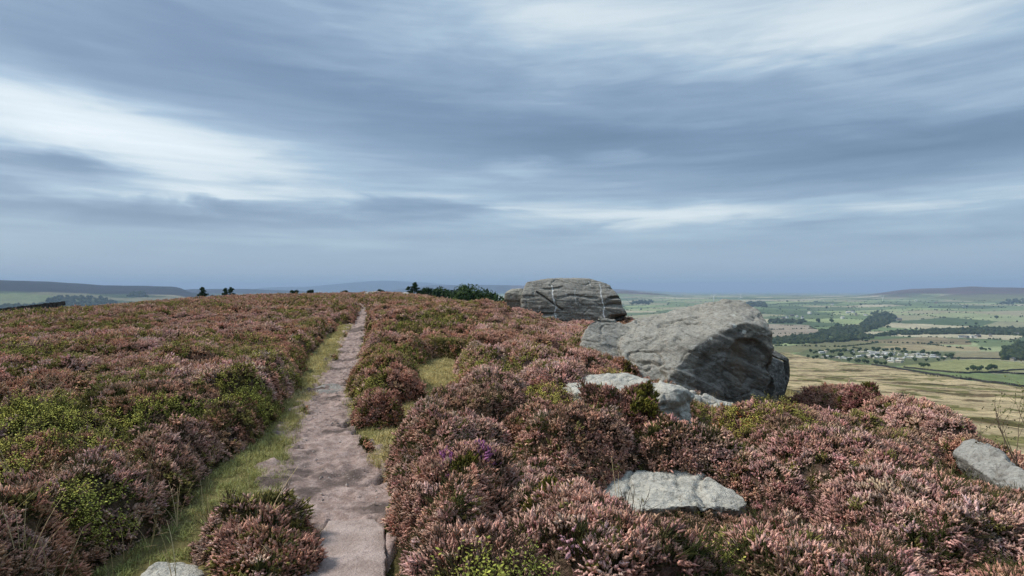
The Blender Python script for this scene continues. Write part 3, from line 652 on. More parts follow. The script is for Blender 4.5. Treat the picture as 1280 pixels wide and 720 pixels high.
mo = np.where((gx < 0)[:, None], np.array((.048, .050, .062)), np.array((.115, .078, .072))) * (1 + (fbm(gx / 200, gy / 200, 4, 53) - .5)[:, None] * .9)  # left moor tinted blue: distance haze put into its colour
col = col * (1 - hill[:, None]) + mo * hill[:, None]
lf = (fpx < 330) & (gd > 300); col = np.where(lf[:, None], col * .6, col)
# --- plateau ground: peat, moss and short grass
near = sm(1.2, .2, gd); ng = fbm(gx * 1.1, gy * 1.1, 4, 55)
pk = np.where((ng > .52)[:, None], np.array((.10, .085, .035)), np.array((.075, .055, .038)))
gg = np.minimum.reduce([strip_d(gx, gy, g) for g in GRASS])
pk = np.where((gg < .1)[:, None], np.array((.21, .18, .075)) * (1 + (ng - .5)[:, None]), pk)
fringe = sm(.2, 1.2, gd) * (1 - sm(2, 10, gd))
col = np.where((gd < 6)[:, None], tn * .9, col); col = col * (1 - near[:, None]) + pk * near[:, None]
V = np.stack([gx, gy, gz], 1); V = np.vstack([V, [[0, 0, H1(0, 0)]]]); col = np.vstack([col, [[.08, .06, .04]]]).clip(.01, .8)
i = np.arange(nr_ - 1)[:, None] * na_; k = np.arange(na_)[None, :]; k2 = (k + 1) % na_
Fq = np.stack([i + k, i + na_ + k, i + na_ + k2, i + k2], -1).reshape(-1, 4)
def ground_fn(t):
    p = t.pos(); c = t.attr('cover')
    a = t.noise(p, .9, 6, .7); b = t.noise(p, 22, 4, .7)
    c = t.mix(1.0, c, t.ramp(a, [(.3, .66), (.7, 1.36)]), 'MULTIPLY'); c = t.mix(1.0, c, t.ramp(b, [(.3, .75), (.7, 1.25)]), 'MULTIPLY')
    c = t.mix(1.0, c, t.ramp(t.noise(t.scale(p, (.05, .22, .1)), 1.0, 6, .7, .6), [(.36, .68), (.5, 1.0), (.64, 1.28)]), 'MULTIPLY'); c = t.mix(1.0, c, t.ramp(t.noise(p, .16, 5, .75), [(.35, .8), (.65, 1.2)]), 'MULTIPLY')
    return c, t.bump(t.math('ADD', a, t.math('MULTIPLY', b, .4)), .7, .08)
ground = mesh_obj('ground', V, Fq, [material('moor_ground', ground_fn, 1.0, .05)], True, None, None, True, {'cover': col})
fan = None
tag(ground, kind='structure')

# ================================================================== dirt path
c4 = [ground_px(p_, q_, .02) for p_, q_ in ((404, 722), (402, 662), (410, 650), (468, 648), (480, 658), (501, 722))]
c4[0] = c4[0] + (-.01, -.45); c4[-1] = c4[-1] + (.04, -.45)
S = []
for i in range(len(PATH) - 1):
    L = np.hypot(*(PATH[i + 1, :2] - PATH[i, :2])); n = max(2, int(L / (.03 if PATH[i, 1] < 12 else .1)))
    for t in np.arange(n) / n: S.append(PATH[i] * (1 - t) + PATH[i + 1] * t)
S = np.array(S); ker = np.ones(31) / 31
for c in range(3): S[:, c] = np.convolve(np.pad(S[:, c], 15, 'edge'), ker, 'valid')
sl = np.arange(len(S)) * .05; S[:, 2] *= 1 + (fbm(sl * .55, sl * 0, 3, 161) - .5) * .5; S[:, 0] += (fbm(sl * .35, sl * 0 + 5, 3, 162) - .5) * .36 * sm(4.2, 6, S[:, 1])
T_ = np.gradient(S[:, :2], axis=0); T_ /= np.linalg.norm(T_, axis=1)[:, None]; Nn = np.stack([T_[:, 1], -T_[:, 0]], 1)
u = np.linspace(-1.35, 1.35, 46); X = S[:, 0:1] + Nn[:, 0:1] * u * S[:, 2:3]; Y = S[:, 1:2] + Nn[:, 1:2] * u * S[:, 2:3]
X, Y = X.ravel(), Y.ravel(); UU = np.tile(np.abs(u), len(S))
edge = UU + (fbm(X * 3, Y * 3, 4, 80) - .5) * 2.0
g1, g2, gi = worley(X * 9, Y * 9, 81)
peb = np.maximum(0, .42 - g1) * (gi > .72) * .07
peb2 = np.maximum(0, .4 - worley(X * 3.6, Y * 3.6, 85)[0]) * sm(.48, .6, fbm(X * .9, Y * .9, 2, 86)) * .09
Z = H(X, Y) + .012 + (fbm(X * 2, Y * 2, 3, 82) - .5) * .06 + (fbm(X * 7, Y * 9, 4, 83) - .5) * .065 + peb + peb2 - .03 * (1 - np.clip(UU, 0, 1) ** 2) - .12 * sm(.85, 1.25, edge)
Z = Z - .05 * inpoly(X, Y, np.array(c4)); n, m = len(S), len(u); i = np.arange(n - 1)[:, None] * m; k = np.arange(m - 1)[None]
Fq = np.stack([i + k, i + k + 1, i + m + k + 1, i + m + k], -1).reshape(-1, 4)
def path_fn(t):
    p = t.pos(); a = t.noise(p, 1.3, 5, .65); b = t.noise(p, 9, 5, .7); f = t.noise(p, 70, 3, .7)
    c = t.mix(t.rng(b, .35, .65), (.29, .205, .175), (.46, .35, .31))
    c = t.mix(t.rng(a, .47, .62), c, (.115, .086, .074))
    c = t.mix(t.math('MULTIPLY', t.rng(t.voro(p, 28), .0, .28, 1, 0), t.rng(t.noise(p, 5, 2), .45, .6)), c, (.42, .37, .34))
    c = t.mix(1.0, c, t.ramp(f, [(.25, .62), (.75, 1.38)]), 'MULTIPLY'); c = t.mix(t.math('MULTIPLY', t.rng(t.noise(t.scale(p, (1, 1.8, 1)), 17, 5, .75), .54, .66), .55), c, (.12, .09, .078))
    return c, t.bump(t.math('ADD', t.math('MULTIPLY', b, .7), t.math('MULTIPLY', f, .5)), .8, .03)
tag(mesh_obj('path', np.stack([X, Y, Z], 1), Fq, [material('trodden_dirt', path_fn, .95, .15)]), kind='structure')
PATH_Z = lambda x, y: H1(x, y)
# flagstone set in the path
rs_ = np.random.default_rng(3); ol = []
for k in range(len(c4)):
    a_, b_ = c4[k], c4[(k + 1) % len(c4)]; nn = max(2, int(np.hypot(*(b_ - a_)) / .07))
    for t_ in range(nn): ol.append(a_ + (b_ - a_) * t_ / nn + rs_.normal(0, .006, 2))
ol = np.array(ol); cen = ol.mean(0); zt_ = H1(-.85, 3.7) + .03; V = []; Fs = []; n_ = len(ol)
for s_, dz in ((.0, .004), (.35, .005), (.7, .003), (.93, .001), (.975, -.001), (1, -.012), (1.01, -.09)):
    for o_ in ol:
        q_ = cen + (o_ - cen) * s_; V.append((q_[0], q_[1], zt_ + dz + .012 * (q_[1] - 3.7) + float((fbm(np.array([q_[0] * 4]), np.array([q_[1] * 4]), 3, 88) - .5)[0]) * .012))
for r_ in range(6):
    for k in range(n_): Fs.append((r_ * n_ + k, r_ * n_ + (k + 1) % n_, (r_ + 1) * n_ + (k + 1) % n_, (r_ + 1) * n_ + k))
me = mesh_obj('flagstone', V, Fs, [], True, None, None, False).data
def flag_fn(t):
    p = t.pos(); a = t.noise(p, 5, 5, .65); f = t.noise(p, 80, 3, .7)
    c = t.mix(t.rng(a, .35, .68), (.37, .285, .25), (.50, .40, .36)); c = t.mix(t.math('MULTIPLY', t.rng(t.noise(p, 13, 4, .7), .6, .75), .6), c, (.18, .14, .12))
    c = t.mix(t.rng(t.voro(p, 7), .03, .06, .6, 0), c, (.55, .50, .46)); c = t.mix(t.math('MULTIPLY', t.rng(t.noise(p, 2.6, 5, .7), .5, .62), .5), c, (.25, .185, .16)); c = t.mix(1.0, c, t.ramp(f, [(.25, .75), (.75, 1.25)]), 'MULTIPLY')
    return c, t.bump(t.math('ADD', a, t.math('MULTIPLY', f, .5)), .7, .03)
me.materials.append(material('worn_flagstone', flag_fn, .9, .2)); fo = bpy.data.objects.new('flagstone', me); COL.objects.link(fo)
tag(fo, 'worn beige flagstone set into the dirt path at the bottom of the view', 'flagstone')
# loose pebbles
mb = MB(); pv = []; pf = []
for k in range(3200):
    s = random.choice(range(len(S))); 
    if S[s, 1] > 14 and random.random() < .6: continue
    if S[s, 1] < 4.3 and random.random() < .8: continue
    q = S[s, :2] + Nn[s] * S[s, 2] * random.uniform(-1.15, 1.15); r = .004 + .018 * random.random() ** 3
    z = H1(q[0], q[1]) + .006
    an = [random.uniform(0, 6.28) for _ in range(3)]; b = len(pv)
    for sx, sy, sz in ((1, 0, 0), (.2, 1, 0), (-1, .2, 0), (0, -1, 0), (.1, 0, .7), (0, 0, -.6)):
        v = np.array([sx * random.uniform(.7, 1.2), sy * random.uniform(.6, 1.0), sz * random.uniform(.7, 1.1)]) * r
        ca, sa = math.cos(an[0]), math.sin(an[0]); pv.append((q[0] + v[0] * ca - v[1] * sa, q[1] + v[0] * sa + v[1] * ca, z + v[2]))
    pf += [(b, b + 1, b + 4), (b + 1, b + 2, b + 4), (b + 2, b + 3, b + 4), (b + 3, b, b + 4), (b + 1, b, b + 5), (b + 2, b + 1, b + 5), (b + 3, b + 2, b + 5), (b, b + 3, b + 5)]
tag(mesh_obj('gravel', pv, np.array(pf), [plain('pebble', (.36, .30, .27), .9, .4, 9)], False), 'loose pebbles strewn over the dirt path', 'gravel', kind='stuff')

# ================================================================== heather
TN = [heather_tuft(rng, 21, .8, 1.25) for _ in range(9)]
TMID = [heather_tuft(rng, 17, .9, 1.4, 5, .08, .024, .048, .06) for _ in range(4)]
TFAR = [heather_tuft(rng, 16, 1.1, 1.6, 4, .08, .03, .06, .075) for _ in range(4)]
PINK = np.array((.54, .32, .245)); RUS = np.array((.42, .225, .15)); PALEP = np.array((.64, .42, .35)); BRN = np.array((.31, .20, .135)); MAU = np.array((.52, .285, .24)); GRN = np.array((.27, .24, .08)); PUR = np.array((.46, .17, .38))
pq = ground_px(585, 585, .35)
def heather_tint(x, y, i1, i2):
    n = len(x); side = sm(-1.5, 1.0, x + .02 * y)          # 0 left of the path .. 1 right of it
    m = np.clip(.62 * i1 + .38 * fbm(x * .8, y * .8, 3, 90) + (i2 - .5) * .25, 0, 1)
    cl = lambda st: np.stack([np.interp(m, [s[0] for s in st], [s[1][c] for s in st]) for c in range(3)], 1)
    L = cl([(.0, BRN * 1.3), (.20, RUS * .95), (.36, RUS * 1.25), (.46, BRN * 1.3), (.56, PINK), (.66, PALEP * .92), (.76, RUS * 1.2), (1, BRN * 1.5)])
    R = cl([(.0, BRN), (.18, RUS), (.32, PINK), (.42, BRN * 1.1), (.52, MAU * 1.05), (.64, PALEP), (.74, PINK), (1, RUS)])
    T = L * (1 - side[:, None]) + R * side[:, None]
    far = sm(14, 45, np.hypot(x, y))[:, None]; T = T * (1 - far) + (T * .55 + RUS * .45) * far
    T = 1.1 * T * rng.uniform(.72, 1.28, (n, 1)) * (1 + rng.normal(0, .05, (n, 3)))
    gn = fbm(x * .55, y * .55, 3, 93) + (fbm(x * 2.2, y * 2.2, 2, 94) - .5) * .35
    g = ((gn > .72 - .09 * (1 - side)) & (rng.uniform(size=n) < .6)) | (rng.uniform(size=n) < .05)
    T = np.where(g[:, None], GRN * rng.uniform(.6, 1.3, (n, 1)), T)
    pp = (np.hypot((x - pq[0]) / .19, (y - pq[1]) / .24) < 1) & (rng.uniform(size=n) < .85)
    return np.where(pp[:, None], PUR * rng.uniform(.6, 1.2, (n, 1)), T).clip(.01, .9)
def sample_sector(r0, r1, dens, a0=-52, a1=52):
    area = math.radians(a1 - a0) * (r1 ** 2 - r0 ** 2) / 2; n = int(area * dens)
    r = np.sqrt(rng.uniform(r0 ** 2, r1 ** 2, n)); a = np.radians(rng.uniform(a0, a1, n)); return r * np.sin(a), r * np.cos(a)
def top_z(x, y): c, i1, i2 = canopy(x, y); return H(x, y) + c, c, i1, i2
bil_f = lambda x, y: fbm(x * .42 + 5, y * .42, 3, 101) + .5 * (fbm(x * 2.1, y * 2.1, 2, 102) - .5) + .185 * (1 - sm(-3, 0, x)) - .085 - .35 * np.exp(-((x - .2) / 1.0) ** 2 - ((y - 3.5) / 1.0) ** 2) + .16 * np.exp(-((x - 2.0) / .7) ** 2 - ((y - 3.5) / .6) ** 2)
hp = []; bp = []; 
for r0, r1, dens, s0, off in ((1.3, 4.6, 700, .74, 0), (4.6, 8, 560, .80, 0), (8, 15, 300, .98, 1), (15, 32, 95, 1.45, 1), (32, 60, 25, 2.1, 2), (60, 112, 9, 2.6, 2)):
    x, y = sample_sector(max(.8, r0 - .5) if r0 < 2 else r0, r1, dens, *((-64, 64) if r1 < 9 else (-54, 54)))
    k = (plat_d(x, y) < 1.2); x, y = x[k], y[k]
    z, c, i1, i2 = top_z(x, y); k = c > .05; x, y, z, c, i1, i2 = x[k], y[k], z[k], c[k], i1[k], i2[k]
    e = .05 if r1 < 16 else .15
    zx = top_z(x + e, y)[0]; zy = top_z(x, y + e)[0]
    N = np.stack([-(zx - z) / e, -(zy - z) / e, np.ones(len(x))], 1); N[:, :2] = np.clip(N[:, :2], -2.5, 2.5) * .8
    if r1 < 16:                                        # steep sides of the bushes have more surface per ground area
        st_ = np.flatnonzero((np.hypot(N[:, 0], N[:, 1]) > .9)); st_ = np.repeat(st_, 2); hn = N[st_, :2] / np.linalg.norm(N[st_, :2], axis=1)[:, None]; dn = rng.uniform(.1, .75, len(st_)) * c[st_]
        x2, y2 = x[st_] + hn[:, 0] * dn * .35 + rng.normal(0, .02, len(st_)), y[st_] + hn[:, 1] * dn * .35 + rng.normal(0, .02, len(st_))
        z2 = np.maximum(z[st_] - dn * .8, top_z(x2, y2)[0]); x, y, z = np.r_[x, x2], np.r_[y, y2], np.r_[z, z2]; c, i1, i2, N = np.r_[c, c[st_]], np.r_[i1, i1[st_]], np.r_[i2, i2[st_]], np.r_[N, N[st_]]
    N = N / np.linalg.norm(N, axis=1)[:, None] + rng.normal(0, .22, N.shape)
    tint = heather_tint(x, y, i1, i2); S_ = s0 * rng.uniform(.7, 1.3, len(x)) * np.clip(.55 + c * 1.6, .5, 1.1)
    bil = (bil_f(x, y) > .635) & (rng.uniform(size=len(x)) < .62) & (r1 < 70)
    gap = fbm(x * 3.1, y * 3.1, 3, 151); drop = ((gap < .35) & (rng.uniform(size=len(x)) < .3)) | ((c < .15) & (rng.uniform(size=len(x)) < .2) & (bare_d(x, y) > .3)) & (r1 < 33)
    zz = z - .03 * s0 - rng.uniform(0, .07, len(x)) + .05 * (rng.uniform(size=len(x)) < .08) - .035 * sm(.44, .32, gap); zz = np.where(drop, -30., zz)
    hs = ~bil & (zz > -20); hp.append((np.stack([x, y, zz], 1)[hs], N[hs], S_[hs], rng.integers(0, 10 if off == 0 else 4, hs.sum()), tint[hs], np.full(hs.sum(), off)))
    bp.append((np.stack([x, y, np.maximum(zz, z - .08) - .02], 1)[bil], N[bil], S_[bil] * (1.0 if off == 0 else .8)))
hcat = [np.concatenate([h[k] for h in hp]) for k in range(6)]
# understory below the flowering tops, with its sides coming down to the ground
a = np.radians(np.arange(-60, 60.1, .3)); r = np.geomspace(1.0, 112, 430); A, R_ = np.meshgrid(a, r); x, y = (R_ * np.sin(A)).ravel(), (R_ * np.cos(A)).ravel()
z, c, i1, i2 = top_z(x, y); z = z - np.interp(np.hypot(x, y), [0, 10, 40, 110], [.085, .10, .14, .2]) - .5 * (c < .03)
ut = heather_tint(x, y, i1, i2); ut = np.stack([fbm(x * .8, y * .8, 2, 95)] * 3, 1) * .0 + ut * .55
na_, nr_ = len(a), len(r); i = np.arange(nr_ - 1)[:, None] * na_; k = np.arange(na_ - 1)[None]
Fq = np.stack([i + k, i + na_ + k, i + na_ + k + 1, i + k + 1], -1).reshape(-1, 4)
keep = (c > .03)[Fq].any(1); Fq = Fq[keep]
def under_fn(t):
    p = t.pos(); a = t.noise(p, 5, 5, .7); b = t.noise(p, 40, 4, .7)
    c = t.mix(t.rng(a, .4, .6), (.055, .038, .026), (.07, .062, .028))
    c = t.mix(.35, c, t.attr('tint'))
    return t.mix(1.0, c, t.ramp(b, [(.3, .5), (.7, 1.5)]), 'MULTIPLY'), t.bump(b, 1.0, .05)
hb = mesh_obj('heather', np.stack([x, y, z], 1), Fq, [material('heather_understory', under_fn, 1., .05)], True, None, None, True, {'tint': ut})
src = TN[:4] + TMID + TFAR
spin = rng.uniform(0, 6.283, len(hcat[0])); E = euler_from_normals(hcat[1] / np.linalg.norm(hcat[1], axis=1)[:, None], spin)
# the join order of the sources is reversed in some versions, so all three sets share one list per scatter object
def multi(base, name, groups):
    for nm, P, E_, S_, I_, T_, so in groups: scatter(name + nm, base, P, E_, S_, I_, T_, so, M_INST)
gr = []
for off, so, nm in ((0, TN + [twig_tuft(rng)], '_near'), (1, TMID, '_mid'), (2, TFAR, '_far')):
    k = hcat[5] == off; gr.append((nm, hcat[0][k], E[k], hcat[2][k], hcat[3][k], hcat[4][k], so))
multi(hb, 'heather', gr)
tag(hb, 'brown-pink faded heather covering the whole moor top', 'heather', kind='stuff')
# bilberry
P = np.concatenate([b[0] for b in bp]); N = np.concatenate([b[1] for b in bp]); S_ = np.concatenate([b[2] for b in bp])
N[:, 2] += .6; N /= np.linalg.norm(N, axis=1)[:, None]
yl = np.clip(fbm(P[:, 0] * .9, P[:, 1] * .9, 2, 104) + .35 * (P[:, 0] > .3), 0, 1)[:, None]
tint = (np.array((.33, .38, .07)) * (1 - yl) + np.array((.58, .51, .12)) * yl) * rng.uniform(.6, 1.3, (len(P), 1))
red = (rng.uniform(size=len(P)) < .06) & (P[:, 0] > 0); tint[red] = (.30, .09, .03)
bb = mesh_obj('bilberry', np.array([(0, 0, -2), (.01, 0, -2), (0, .01, -2)]), [(0, 1, 2)], M_INST[:1])
scatter('bilberry', bb, P, euler_from_normals(N, rng.uniform(0, 6.283, len(P))), S_, rng.integers(0, 3, len(P)), tint, [leafy_tuft(rng, 49, .017) for _ in range(3)], M_INST)
tag(bb, 'bright green bilberry leaves growing up through the heather', 'bilberry', kind='stuff')
# short grass on the margins of the path
x, y = sample_sector(1.4, 24, 130, -45, 20); x2, y2 = sample_sector(1.4, 11, 420, -45, 20); x, y = np.r_[x, x2], np.r_[y, y2]
gd_ = np.minimum.reduce([strip_d(x, y, g) for g in GRASS]); pd = strip_d(x, y, PATH); hd = canopy(x, y)[0]
k = (hd < .12) & (rock_d(x, y) > -.02) & (((gd_ < .12) & (pd > -.16) & (rng.uniform(size=len(x)) < sm(.1, -.15, gd_) * sm(-.18, .05, pd) + .12)) | ((pd > -.10) & (pd < .25) & (rng.uniform(size=len(x)) < .35)))
k &= ~((np.abs(x + .85) < .34) & (y < 4.3)); k &= (fbm(x * 2.3 + 1, y * 2.3, 3, 171) > .40) | (rng.uniform(size=len(x)) < .25)
x, y = x[k], y[k]; z = H(x, y) - .005
n1 = sm(.3, .7, fbm(x * 1.3 + 3, y * .9, 3, 110))[:, None]; nearg = (1 - sm(4, 9, y))[:, None] * (x < -1.5)[:, None]
stw = sm(-2.2, -1.4, x + .05 * (y - 6))[:, None]; tint = np.array((.66, .56, .27)) * (1 - n1) + (np.array((.47, .42, .17)) * (1 - stw) + np.array((.58, .52, .24)) * stw) * n1; tint = tint * (1 - .6 * nearg) + np.array((.31, .38, .12)) * .6 * nearg
tint *= rng.uniform(.65, 1.3, (len(x), 1)); N = np.stack([rng.normal(0, .15, len(x)), rng.normal(0, .15, len(x)), np.ones(len(x))], 1); N /= np.linalg.norm(N, axis=1)[:, None]
gb = mesh_obj('grass', np.array([(0, 0, -2), (.01, 0, -2), (0, .01, -2)]), [(0, 1, 2)], M_INST[:1])
scatter('grass', gb, np.stack([x, y, z], 1), euler_from_normals(N, rng.uniform(0, 6.283, len(x))), np.clip(rng.uniform(.5, 1.2, len(x)) * np.interp(y, [3, 12], [.7, 1.1]), .3, 2), rng.integers(0, 3, len(x)), tint,
        [grass_tuft(rng, 22, .10, .0022) for _ in range(3)], M_INST)
tag(gb, 'short yellow-green grass along both margins of the dirt path', 'grass', kind='stuff')
# long dry stems standing out of the heather
x, y = sample_sector(2.2, 10, 7.5, -50, -14); x3, y3 = sample_sector(2.6, 9, .5, 8, 46); x, y = np.r_[x, x3], np.r_[y, y3]
k = (fbm(x * .7, y * .7, 2, 120) > .46) & (strip_d(x, y, PATH) > .25) & (rock_d(x, y) > .1) & (plat_d(x, y) < 0); x, y = x[k], y[k]
c = canopy(x, y)[0]; N = np.stack([rng.normal(.1, .25, len(x)), rng.normal(0, .2, len(x)), np.ones(len(x))], 1); N /= np.linalg.norm(N, axis=1)[:, None]
db = mesh_obj('dry_grass', np.array([(0, 0, -2), (.01, 0, -2), (0, .01, -2)]), [(0, 1, 2)], M_INST[:1])
scatter('dry_grass', db, np.stack([x, y, H(x, y) + c * .55], 1), euler_from_normals(N, rng.uniform(0, 6.283, len(x))), rng.uniform(.5, 1.05, len(x)), rng.integers(0, 3, len(x)), np.array((.40, .31, .17)) * rng.uniform(.6, 1.2, (len(x), 1)), [dry_stem(rng) for _ in range(3)], M_INST)
tag(db, 'long dry straw-coloured grass stems poking out of the heather', 'dry grass', kind='stuff')

# rough grass on the slope below the crag
x, y = sample_sector(5.5, 45, 14, 14, 54); d = plat_d(x, y); k = (d > .3) & (d < 28) & (rng.uniform(size=len(x)) < np.interp(d, [0, 3, 28], [1, .8, .25])) & (rock_d(x, y) > 0); x, y = x[k], y[k]
n1 = fbm(x * .5, y * .5, 3, 140)[:, None]; tint = (np.array((.50, .40, .21)) * n1 + np.array((.20, .20, .07)) * (1 - n1)) * rng.uniform(.6, 1.3, (len(x), 1))
N = np.stack([rng.normal(.2, .2, len(x)), rng.normal(0, .2, len(x)), np.ones(len(x))], 1); N /= np.linalg.norm(N, axis=1)[:, None]
mg = mesh_obj('moor_grass', np.array([(6, 12, -9.), (6.01, 12, -9), (6, 12.01, -9)]), [(0, 1, 2)], M_INST[:1])
scatter('moor_grass', mg, np.stack([x, y, H(x, y) - .03], 1), euler_from_normals(N, rng.uniform(0, 6.283, len(x))), rng.uniform(.7, 1.6, len(x)), rng.integers(0, 3, len(x)), tint, [grass_tuft(rng, 26, .24, .005, .9, .08) for _ in range(3)], M_INST)
tag(mg, 'rough tan grass on the slope dropping away below the crag edge', 'grass', kind='stuff')

# --- the single bushes: dome of woody stems and a crown of flowering sprigs
M_CORE = plain('heather_wood', (.030, .023, .014), 1., .5, 14)
for lab, (bx, by), (rx, ry), hh, tints, green in B_:
    z0 = H1(bx, by) - .05
    root = empty('heather_bush', (bx, by, z0)); tag(root, lab, 'heather bush')
    area = 2 * math.pi * rx * hh; n = int((area * (820 if by < 5 else 600) if by < 8 else area * 330)); sf = 1.0 if by < 8 else 1.1
    ph = rng.uniform(0, 6.283, n); ct = rng.uniform(-.02, 1, n); stn = np.sqrt(np.maximum(0, 1 - ct * ct))
    D = np.stack([stn * np.cos(ph), stn * np.sin(ph), ct], 1)
    lump = 1 + (fbm3(D * 2.1 + bx * 7, 3, 130) - .5) * .95 + .10 * (rng.uniform(size=n) < .06)
    P = D * np.array([rx, ry, hh]) * lump[:, None]; N = D / np.array([rx, ry, hh]) * .4 + np.array([0, 0, .45]); N /= np.linalg.norm(N, axis=1)[:, None]; N += rng.normal(0, .2, N.shape); N /= np.linalg.norm(N, axis=1)[:, None]
    P -= D * rng.uniform(.03, .09, n)[:, None]
    tn_ = np.array(tints)[(fbm3(D * 2.4 + by, 2, 131) * len(tints) * .999).astype(int)] * rng.uniform(.72, 1.3, (n, 1))
    loc_t = heather_tint(P[:, 0] + bx, P[:, 1] + by, np.full(n, .5) + .4 * (fbm3(D * 2, 2, 134) - .5), rng.uniform(size=n)); mixm = rng.uniform(size=n) < .35; tn_[mixm] = loc_t[mixm]
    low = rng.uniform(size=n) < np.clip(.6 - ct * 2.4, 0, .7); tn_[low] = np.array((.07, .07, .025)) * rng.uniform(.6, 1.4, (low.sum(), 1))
    gm = (fbm3(D * 2.0 + 9.1 + bx, 2, 132) < .30 + green * .45) & (rng.uniform(size=n) < .8)
    if green == .12: gm |= (D[:, 0] > .55) & (D[:, 2] < .85) & (rng.uniform(size=n) < .85)
    if gm.any():
        tn_[gm] = np.array((.20, .19, .035)) * rng.uniform(.55, 1.25, (gm.sum(), 1))
        if green != .12: tn_[gm] *= .6
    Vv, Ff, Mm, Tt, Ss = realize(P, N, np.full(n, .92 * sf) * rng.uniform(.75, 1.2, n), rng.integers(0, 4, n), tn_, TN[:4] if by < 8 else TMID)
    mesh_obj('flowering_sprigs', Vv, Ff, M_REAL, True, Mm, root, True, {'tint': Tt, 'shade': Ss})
    bm = bmesh.new(); bmesh.ops.create_icosphere(bm, subdivisions=4, radius=1)
    Q = np.array([v.co[:] for v in bm.verts]); lq = 1 + (fbm3(Q * 2.1 + bx * 7, 3, 130) - .5) * .95 + (fbm3(Q * 7, 2, 133) - .5) * .15
    Q = Q * np.array([rx, ry, hh]) * lq[:, None] * .66; Q[:, 2] = np.maximum(Q[:, 2], -.08)
    mesh_obj('woody_base', Q, [[v.index for v in f.verts] for f in bm.faces], [M_CORE], True, None, root); bm.free()
# ================================================================== trees
def leaf_mat(name, a, b):
    return material(name, lambda t: t.mix(t.rng(t.noise(t.obj(), .8, 3), .35, .65), a, b), .9, .1)
M_BARK = plain('bark', (.06, .045, .032), .95, .3, 5)
M_PINE = leaf_mat('pine_needles', (.022, .042, .022), (.045, .075, .035)); M_BROAD = leaf_mat('broad_leaves', (.035, .062, .022), (.065, .10, .035)); M_TWIG = plain('sapling_bark', (.17, .125, .085), .9, .3, 8)
def crown_cards(centres, radii, n, size, r):
    V, Fq = [], []
    for c, rad in zip(centres, radii):
        for k in range(n):
            d = r.normal(size=3); d /= np.linalg.norm(d); p = np.asarray(c) + d * np.asarray(rad) * r.uniform(.45, 1.05)
            u = r.normal(size=3); u /= np.linalg.norm(u); w = np.cross(u, d); w /= np.linalg.norm(w) + 1e-6; s = size * r.uniform(.6, 1.4); b = len(V)
            V += [p - u * s, p + w * s * .6, p + u * s, p - w * s * .6]; Fq.append((b, b + 1, b + 2, b + 3))
    return np.array(V), np.array(Fq)
def broad_tree(h, w, r, dense=70):
    mb = MB(); top = h * .55; lean = r.normal(0, .03, 2) * h
    mb.tube([(0, 0, -.6), (lean[0] * .3, lean[1] * .3, h * .25), (lean[0], lean[1], top)], [w * .06, w * .045, w * .02], 8)
    C, Rd = [], []
    for k in range(15):
        a = r.uniform(0, 6.283); q = r.uniform(.05, .36) * w; z = h * (r.uniform(.38, .86) if k > 3 else r.uniform(.8, .9)); c = (math.cos(a) * q + lean[0], math.sin(a) * q + lean[1], z)
        mb.tube([(lean[0] * .6, lean[1] * .6, h * r.uniform(.2, .4)), c], [w * .022, w * .006], 5); C.append(c); s = r.uniform(.16, .27) * w; Rd.append((s, s, s * .8))
    return mb, crown_cards(C, Rd, dense * 2, h * .034, r)
def pine_tree(h, w, r, ragged=.3):
    mb = MB(); mb.tube([(0, 0, -.6), (0, 0, h * .5), (0, 0, h * .97)], [h * .022, h * .014, h * .003], 8); C, Rd = [], []
    for k in range(44):
        f = r.uniform(.16, 1.0); a = r.uniform(0, 6.283); rad = w * .5 * (1 - f) ** .75 * r.uniform(1 - ragged * 1.6, 1.1) + .1; c = (math.cos(a) * rad * .75, math.sin(a) * rad * .75, h * f - rad * .12)
        mb.tube([(0, 0, h * f), c], [h * .006, h * .002], 4); C.append(c); Rd.append((rad * .5 + .2, rad * .5 + .2, h * .05))
    return mb, crown_cards(C, Rd, 80, h * .022, r)
def tree(name, loc, parts, leafm, label, group=None, rz=0):
    root = empty(name, loc, rz); tag(root, label, 'tree', group); mb, (V, Fq) = parts
    mb.build('trunk', [M_BARK], root, True); mesh_obj('crown', V, Fq, [leafm], False, None, root); return root
def ground_tree(name, px, ytop, Y, mk, leafm, label, wfac, group=None):
    x = (px - CX) / F * Y; z = H1(x, Y); zt = CZ - (ytop - CY) / F * Y; h = max(3., zt - z + .35)
    return tree(name, (x, Y, z), mk(h, h * wfac, rng), leafm, label, group, rng.uniform(0, 6))
G = 'dark trees beyond the brow of the moor'
ground_tree('conifer', 518, 355, 112, lambda h, w, r: pine_tree(h, w, r, .5), M_PINE, 'tallest ragged dark conifer at the left end of the tree clump beyond the brow', .8, G)
ground_tree('conifer', 511, 358.5, 118, lambda h, w, r: pine_tree(h, w, r, .5), M_PINE, 'slimmer dark conifer pressed against the left of the tallest conifer', .55, G)
for px, yt, Y, wf, lab in ((531, 361, 116, .8, 'rounded dark tree immediately right of the tallest conifer'), (545, 364.5, 122, .85, 'low dark tree third from left in the clump of broadleaved trees'), (552, 362, 130, .7, 'domed dark tree rising in the left half of the tree clump'),
                       (565, 365, 124, .8, 'small dark tree in the dip at the middle of the tree clump'), (582, 361, 118, 1.0, 'broadest dark green tree in the middle of the tree clump'), (571, 363.5, 134, .6, 'dark tree peeping between the broadest tree and the dip of the clump'),
                       (590, 362.5, 136, .7, 'dark tree at the right shoulder of the broadest tree'), (606, 368, 122, .8, 'low dark tree right of the broadest tree of the clump'), (600, 366, 134, .7, 'darker treetop behind the lowest right trees of the clump'), (618, 371.5, 118, .9, 'last low tree of the clump nearest the white-streaked boulder')):
    ground_tree('tree', px, yt, Y, broad_tree, M_PINE if px % 2 else M_BROAD, lab, wf * 1.15, G)
